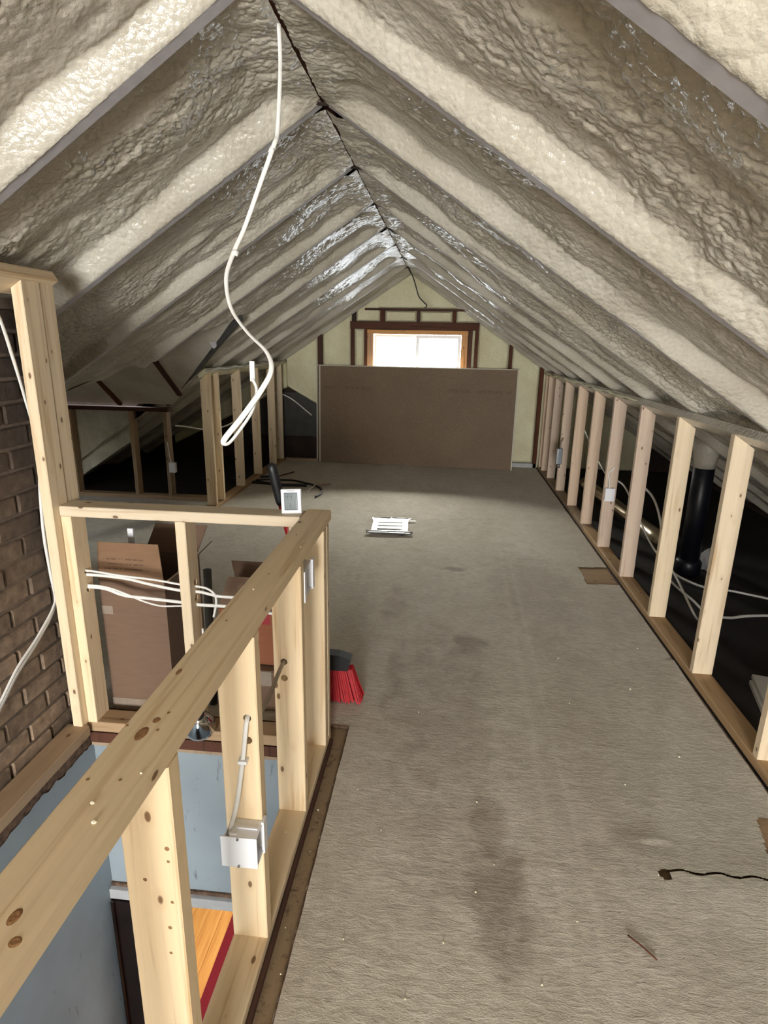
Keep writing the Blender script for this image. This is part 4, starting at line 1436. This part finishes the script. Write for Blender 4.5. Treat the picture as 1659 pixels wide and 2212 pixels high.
# ------------------------------------------------------------------ crumbs of foam lying about
Gc = 'foam crumbs scattered on the carpet'
spots = [(0.62, 2.74), (0.24, 2.62), (0.17, 1.71), (0.60, 2.35), (0.88, 2.06), (0.95, 2.04), (0.70, 1.86), (-0.24, 1.72), (-0.14, 1.55), (-0.2, 1.18), (-0.03, 1.05),
         (0.15, 1.36), (0.06, 1.2), (0.69, 1.48), (0.42, 1.3), (-0.18, 2.9), (0.3, 1.12), (0.5, 3.1), (1.05, 2.9), (-0.05, 2.2), (0.9, 2.5), (-0.19, 4.0), (0.05, 0.98), (0.21, 1.46)]
proto = None
for i, (x, y) in enumerate(spots):
    if proto is None:
        bm = bmesh.new()
        bmesh.ops.create_icosphere(bm, subdivisions=1, radius=0.0036)
        for vtx in bm.verts:
            vtx.co *= random.uniform(0.7, 1.25)
        me = bpy.data.meshes.new('foam_crumb')
        bm.to_mesh(me)
        bm.free()
        me.materials.append(M['crumb'])
        proto = me
    o = bpy.data.objects.new('foam_crumb', proto)
    C.objects.link(o)
    s = random.uniform(0.5, 1.1)
    _attach(o, None, Matrix.Translation((x, y, 0.003)) @ Euler((random.random() * 3, 0.2, random.random() * 6)).to_matrix().to_4x4() @ Matrix.Diagonal((s * 1.3, s, s * 0.6, 1)))
    tag(o, 'tiny pale foam crumb lying on the worn carpet', 'crumb', Gc)
for i, (x, y, z) in enumerate(((-0.43, 0.60, RT), (-0.41, 0.57, RT), (-0.395, 0.66, RT), (-0.44, 1.30, RT), (-0.40, 1.62, RT), (-0.43, 1.47, 0.038), (-0.41, 1.30, 0.038), (-0.36, 1.20, -0.008), (-0.35, 1.45, -0.008), (-0.34, 1.08, -0.008), (-0.36, 1.62, -0.008))):
    o = bpy.data.objects.new('foam_crumb', proto)
    C.objects.link(o)
    sc_ = random.uniform(0.45, 0.9)
    _attach(o, None, Matrix.Translation((x, y, z + 0.0012)) @ Matrix.Diagonal((sc_ * 1.3, sc_, sc_ * 0.6, 1)))
    lab, gr = (('tiny pale foam crumb on the top of the long guard', 'foam crumbs on the long guard') if z == RT else
               ('tiny pale foam crumb on the bottom plate of the long guard', 'foam crumbs on the guard plate') if z > 0 else
               ('tiny pale foam crumb on the bare strip beside the carpet edge', 'foam crumbs on the bare strip'))
    tag(o, lab, 'crumb', gr)
tag(tube('carpet_splinter', [(0.545, 1.275, 0.004), (0.575, 1.245, 0.005), (0.600, 1.215, 0.004)], 0.0022, M['old_wood'], per=3), 'dark splinter lying on the near carpet', 'splinter')

# ------------------------------------------------------------------ boxes behind the short guard
def thin_panel(name, quad, mat, parent, th=0.004):
    a, b, c_, d = [Vector(p) for p in quad]
    n = (b - a).cross(d - a).normalized() * th
    v = [a, b, c_, d, a + n, b + n, c_ + n, d + n]
    return mesh_obj(name, [tuple(p) for p in v], [(3, 2, 1, 0), (4, 5, 6, 7), (0, 1, 5, 4), (1, 2, 6, 5), (2, 3, 7, 6), (3, 0, 4, 7)], mat, parent)


def carton(name, label, x0, x1, y0, y1, z0, z1, mat, group=None):
    t = thing(name, label, 'cardboard box', ((x0 + x1) / 2, (y0 + y1) / 2, z0), group)
    box('side_panel', x0, x1, y0, y0 + 0.005, z0, z1, mat, t)
    box('side_panel', x0, x1, y1 - 0.005, y1, z0, z1, mat, t)
    box('side_panel', x0, x0 + 0.005, y0 + 0.005, y1 - 0.005, z0, z1, mat, t)
    box('side_panel', x1 - 0.005, x1, y0 + 0.005, y1 - 0.005, z0, z1, mat, t)
    box('bottom_panel', x0 + 0.005, x1 - 0.005, y0 + 0.005, y1 - 0.005, z0, z0 + 0.006, mat, t)
    return t


t = carton('tall_carton', 'tall open brown carton with a printed front flap, left behind the short guard', -1.320, -1.052, 2.06, 2.40, 0.002, 0.585, M['card'])
thin_panel('front_flap', [(-1.320, 2.061, 0.586), (-1.052, 2.061, 0.586), (-1.075, 2.085, 0.735), (-1.322, 2.085, 0.735)], M['card_print'], t)
thin_panel('back_flap', [(-1.30, 2.398, 0.585), (-1.06, 2.398, 0.585), (-1.03, 2.46, 0.70), (-1.27, 2.46, 0.70)], M['card'], t)
thin_panel('side_flap', [(-1.053, 2.08, 0.586), (-1.053, 2.39, 0.586), (-0.985, 2.39, 0.655), (-0.985, 2.10, 0.640)], M['card'], t)
box('tape_strip', -1.321, -1.051, 2.0585, 2.0605, 0.005, 0.060, M['tape'], t)
box('tape_strip', -1.321, -1.275, 2.0585, 2.0600, 0.44, 0.475, M['tape'], t)
tag(bev_box('white_strip', -1.262, -1.238, 2.20, 2.21, 0.45, 0.755, M['white_pl'], None, 0.002), 'white plastic strip sticking up out of the tall open carton', 'strip')
tag(tube('grey_tube', [(-0.925, 2.15, 0.004), (-0.928, 2.17, 0.35), (-0.93, 2.19, 0.60)], 0.0165, M['gloom'], per=4, sides=14), 'dark grey tube standing upright between the cartons', 'tube')

t = carton('low_carton', 'low grey-brown carton on the floor under the open flapped one', -0.885, -0.64, 2.13, 2.45, 0.002, 0.185, M['card'])
box('tape_strip', -0.74, -0.66, 2.1285, 2.1305, 0.12, 0.186, M['tape'], t)
thin_panel('top_flap', [(-0.885, 2.131, 0.186), (-0.64, 2.131, 0.186), (-0.64, 2.30, 0.188), (-0.885, 2.30, 0.188)], M['card'], t)
thin_panel('top_flap', [(-0.885, 2.31, 0.186), (-0.64, 2.31, 0.186), (-0.64, 2.449, 0.188), (-0.885, 2.449, 0.188)], M['card'], t)
t = carton('flapped_carton', 'orange-brown open carton with raised flaps stacked right of the middle stud', -0.885, -0.645, 2.17, 2.40, 0.196, 0.440, M['card_orange'])
thin_panel('front_flap', [(-0.885, 2.171, 0.442), (-0.645, 2.171, 0.442), (-0.65, 2.235, 0.555), (-0.86, 2.235, 0.555)], M['card'], t)
thin_panel('back_flap', [(-0.885, 2.398, 0.442), (-0.645, 2.398, 0.442), (-0.62, 2.48, 0.530), (-0.935, 2.48, 0.530)], M['card'], t)
bev_box('red_label', -0.715, -0.67, 2.1685, 2.1705, 0.38, 0.425, M['red'], t, 0.0005)

# ------------------------------------------------------------------ things by the right knee wall
t = thing('wall_outlet_box', 'small white outlet box midway along the right knee wall studs', 'outlet box', (1.25, 3.82, 0.24))
yb = 4.404
# on the near face of the stud at y=4.43
for args in (('near_side', 1.205, 1.275, yb, yb + 0.003, 0.405, 0.50), ('top_side', 1.205, 1.272, yb + 0.003, 4.444, 0.497, 0.50), ('bottom_side', 1.205, 1.272, yb + 0.003, 4.444, 0.405, 0.408), ('right_side', 1.270, 1.273, yb + 0.003, 4.444, 0.408, 0.497)):
    bev_box(*args, M['white_pl'], t, 0.001)
tube('clip_wire', [(1.235, 4.42, 0.50), (1.230, 4.43, 0.56), (1.222, 4.435, 0.61), (1.26, 4.44, 0.65)], 0.005, M['cable'], t)
t = thing('metal_box', 'grey metal junction box near the far end of the right knee wall', 'junction box', (1.2, 6.2, 0.3))
bev_box('body', 1.165, 1.212, 6.12, 6.20, 0.34, 0.50, M['greybox'], t, 0.006)
bev_box('cover', 1.158, 1.166, 6.125, 6.195, 0.345, 0.495, M['metal'], t, 0.002)
tube('connector', [(1.188, 6.16, 0.34), (1.188, 6.16, 0.30)], 0.014, M['metal'], t, per=0)
tube('conduit', [(1.188, 6.16, 0.50), (1.20, 6.17, 0.56), (1.218, 6.19, 0.60)], 0.006, M['grey_cable'], t)

t = thing('vent_pipe', 'black iron vent pipe rising to the roof beyond the right knee wall', 'pipe', (1.735, 4.09, 0))
lathe('pipe', [(0.066, 0), (0.066, 1.0)], M['black_pipe'], t, Matrix.Translation((1.735, 4.09, -0.014)))
lathe('pipe_hub', [(0.070, 0), (0.084, 0.01), (0.084, 0.09), (0.070, 0.11)], M['black_pipe'], t, Matrix.Translation((1.735, 4.09, -0.010)))
lathe('foam_collar', [(0.067, 0.0), (0.070, 0.04), (0.082, 0.10), (0.11, 0.20)], M['foam'], t, Matrix.Translation((1.735, 4.09, 0.74)))
tag(tube('metal_duct', [(1.545, 6.5, 0.062), (1.60, 5.9, 0.062), (1.66, 5.2, 0.062), (1.715, 4.5, 0.062)], 0.07, M['duct'], per=4, sides=20), 'shiny round metal duct lying behind the right knee wall', 'duct')
Gr = 'white cables behind the right knee wall'
cb('attic_cable', [(1.36, 4.30, 0.60), (1.40, 4.0, 0.55), (1.48, 4.0, 0.36), (1.52, 4.05, 0.16), (1.60, 4.0, 0.03), (1.70, 3.85, 0.004), (1.80, 3.78, 0.004), (1.90, 3.76, 0.004), (2.15, 3.62, 0.004)], 0.0075,
   'upper white cable looping past the base of the black pipe', group=Gr)
cb('attic_cable', [(1.53, 3.95, 0.03), (1.56, 3.80, 0.0), (1.585, 3.60, -0.002), (1.60, 3.40, -0.003), (1.70, 3.36, -0.003), (1.82, 3.40, -0.003), (2.05, 3.44, -0.003)], 0.0085,
   'lower white cable curving right from the pipe foot', group=Gr)
cb('attic_cable', [(1.34, 5.9, 0.75), (1.33, 5.4, 0.62), (1.335, 4.9, 0.50), (1.34, 4.44, 0.52), (1.36, 4.1, 0.38), (1.38, 3.8, 0.26), (1.40, 3.5, 0.22), (1.42, 3.2, 0.10), (1.50, 3.3, 0.004)], 0.0065,
   'white cable sagging from stud to stud behind the right knee wall', group=Gr)
v, f = [], []
t = thing('rubble_lump', 'grey lump of old mortar beside the foot of the black pipe', 'rubble', (1.93, 4.2, 0))
bm = bmesh.new()
bmesh.ops.create_icosphere(bm, subdivisions=2, radius=0.10)
for q in bm.verts:
    q.co = Vector((q.co.x * 0.8, q.co.y * 0.8, max(q.co.z * 1.1, -0.05))) * (1 + 0.3 * (random.random() - 0.5))
for i, q in enumerate(bm.verts):
    q.index = i
mesh_obj('lump', [tuple(q.co) for q in bm.verts], [[q.index for q in fc.verts] for fc in bm.faces], M['greyplaster'], t, Matrix.Translation((1.93, 4.2, 0.04)))
bm.free()
for i, (z, dx, lab) in enumerate(((-0.013, 0.0, 'lower white board stacked behind the near right knee wall'), (0.012, 0.012, 'upper white board stacked behind the near right knee wall'))):
    Mb = Matrix.Translation((1.70 + dx, 2.32 + dx, z)) @ Matrix.Rotation(math.radians(-14), 4, 'Z')
    tag(bev_box('loose_board', -0.29, 0.29, -0.26, 0.26, 0.0, 0.022, M['whiteboard'], None, 0.003, Mw=Mb), lab, 'board', 'white panels in the eaves')

# ------------------------------------------------------------------ left attic bits
t = thing('attic_switch_box', 'small white box on the dark dormer stud at the left', 'outlet box', (-2.55, 5.37, 0.28))
bev_box('body', -2.575, -2.515, 5.335, 5.374, 0.275, 0.37, M['white_pl'], t, 0.003)
tube('wire', [(-2.56, 5.36, 0.37), (-2.575, 5.362, 0.45), (-2.585, 5.365, 0.56)], 0.004, M['cable'], t)
cb('eave_cable', [(-2.56, 5.50, 0.70), (-2.45, 5.55, 0.685), (-2.3, 5.6, 0.66), (-2.2, 5.85, 0.66), (-2.16, 6.1, 0.70), (-2.155, 6.45, 0.78), (-2.16, 6.9, 0.84), (-2.16, 7.2, 0.88), (-2.1, 7.52, 0.86), (-1.95, 7.62, 0.78), (-1.70, 7.64, 0.58)],
   0.008, 'thin white cable strung behind the left knee wall studs')

# ------------------------------------------------------------------ stack of boards leaning under the window
Gd = 'gypsum boards leaning under the far window'
for i, (dx, dy, dz, lab) in enumerate(((0.0, 0.0, 0.0, 'front brown-backed gypsum board leaning under the far window'),
                                       (-0.045, 0.055, 0.004, 'rear gypsum board behind the brown one, its left edge showing'))):
    t = thing('gypsum_board', lab, 'board', (-0.35 + dx, 7.45 + dy, 0), Gd)
    ang = math.atan2(7.385 - 7.515, 2.44)
    Mb = Matrix.Translation((-1.575 + dx, 7.495 + dy * 0.8, 0.004 + dz)) @ Matrix.Rotation(ang * 0.9, 4, 'Z') @ Matrix.Rotation(math.radians(-2.0), 4, 'X')
    bev_box('gypsum_core', 0.0, 2.44, 0.002, 0.0125, 0.0, 1.215, M['board_edge'], t, 0.001, Mw=Mb)
    bev_box('face_paper', 0.012, 2.428, 0.0, 0.002, 0.0, 1.209, M['drywall'], t, 0.0005, Mw=Mb)
    for e in (-0.001, 2.430):
        bev_box('end_tape', e, e + 0.011, -0.001, 0.002, 0.0, 1.215, M['board_edge'], t, 0.0005, Mw=Mb)
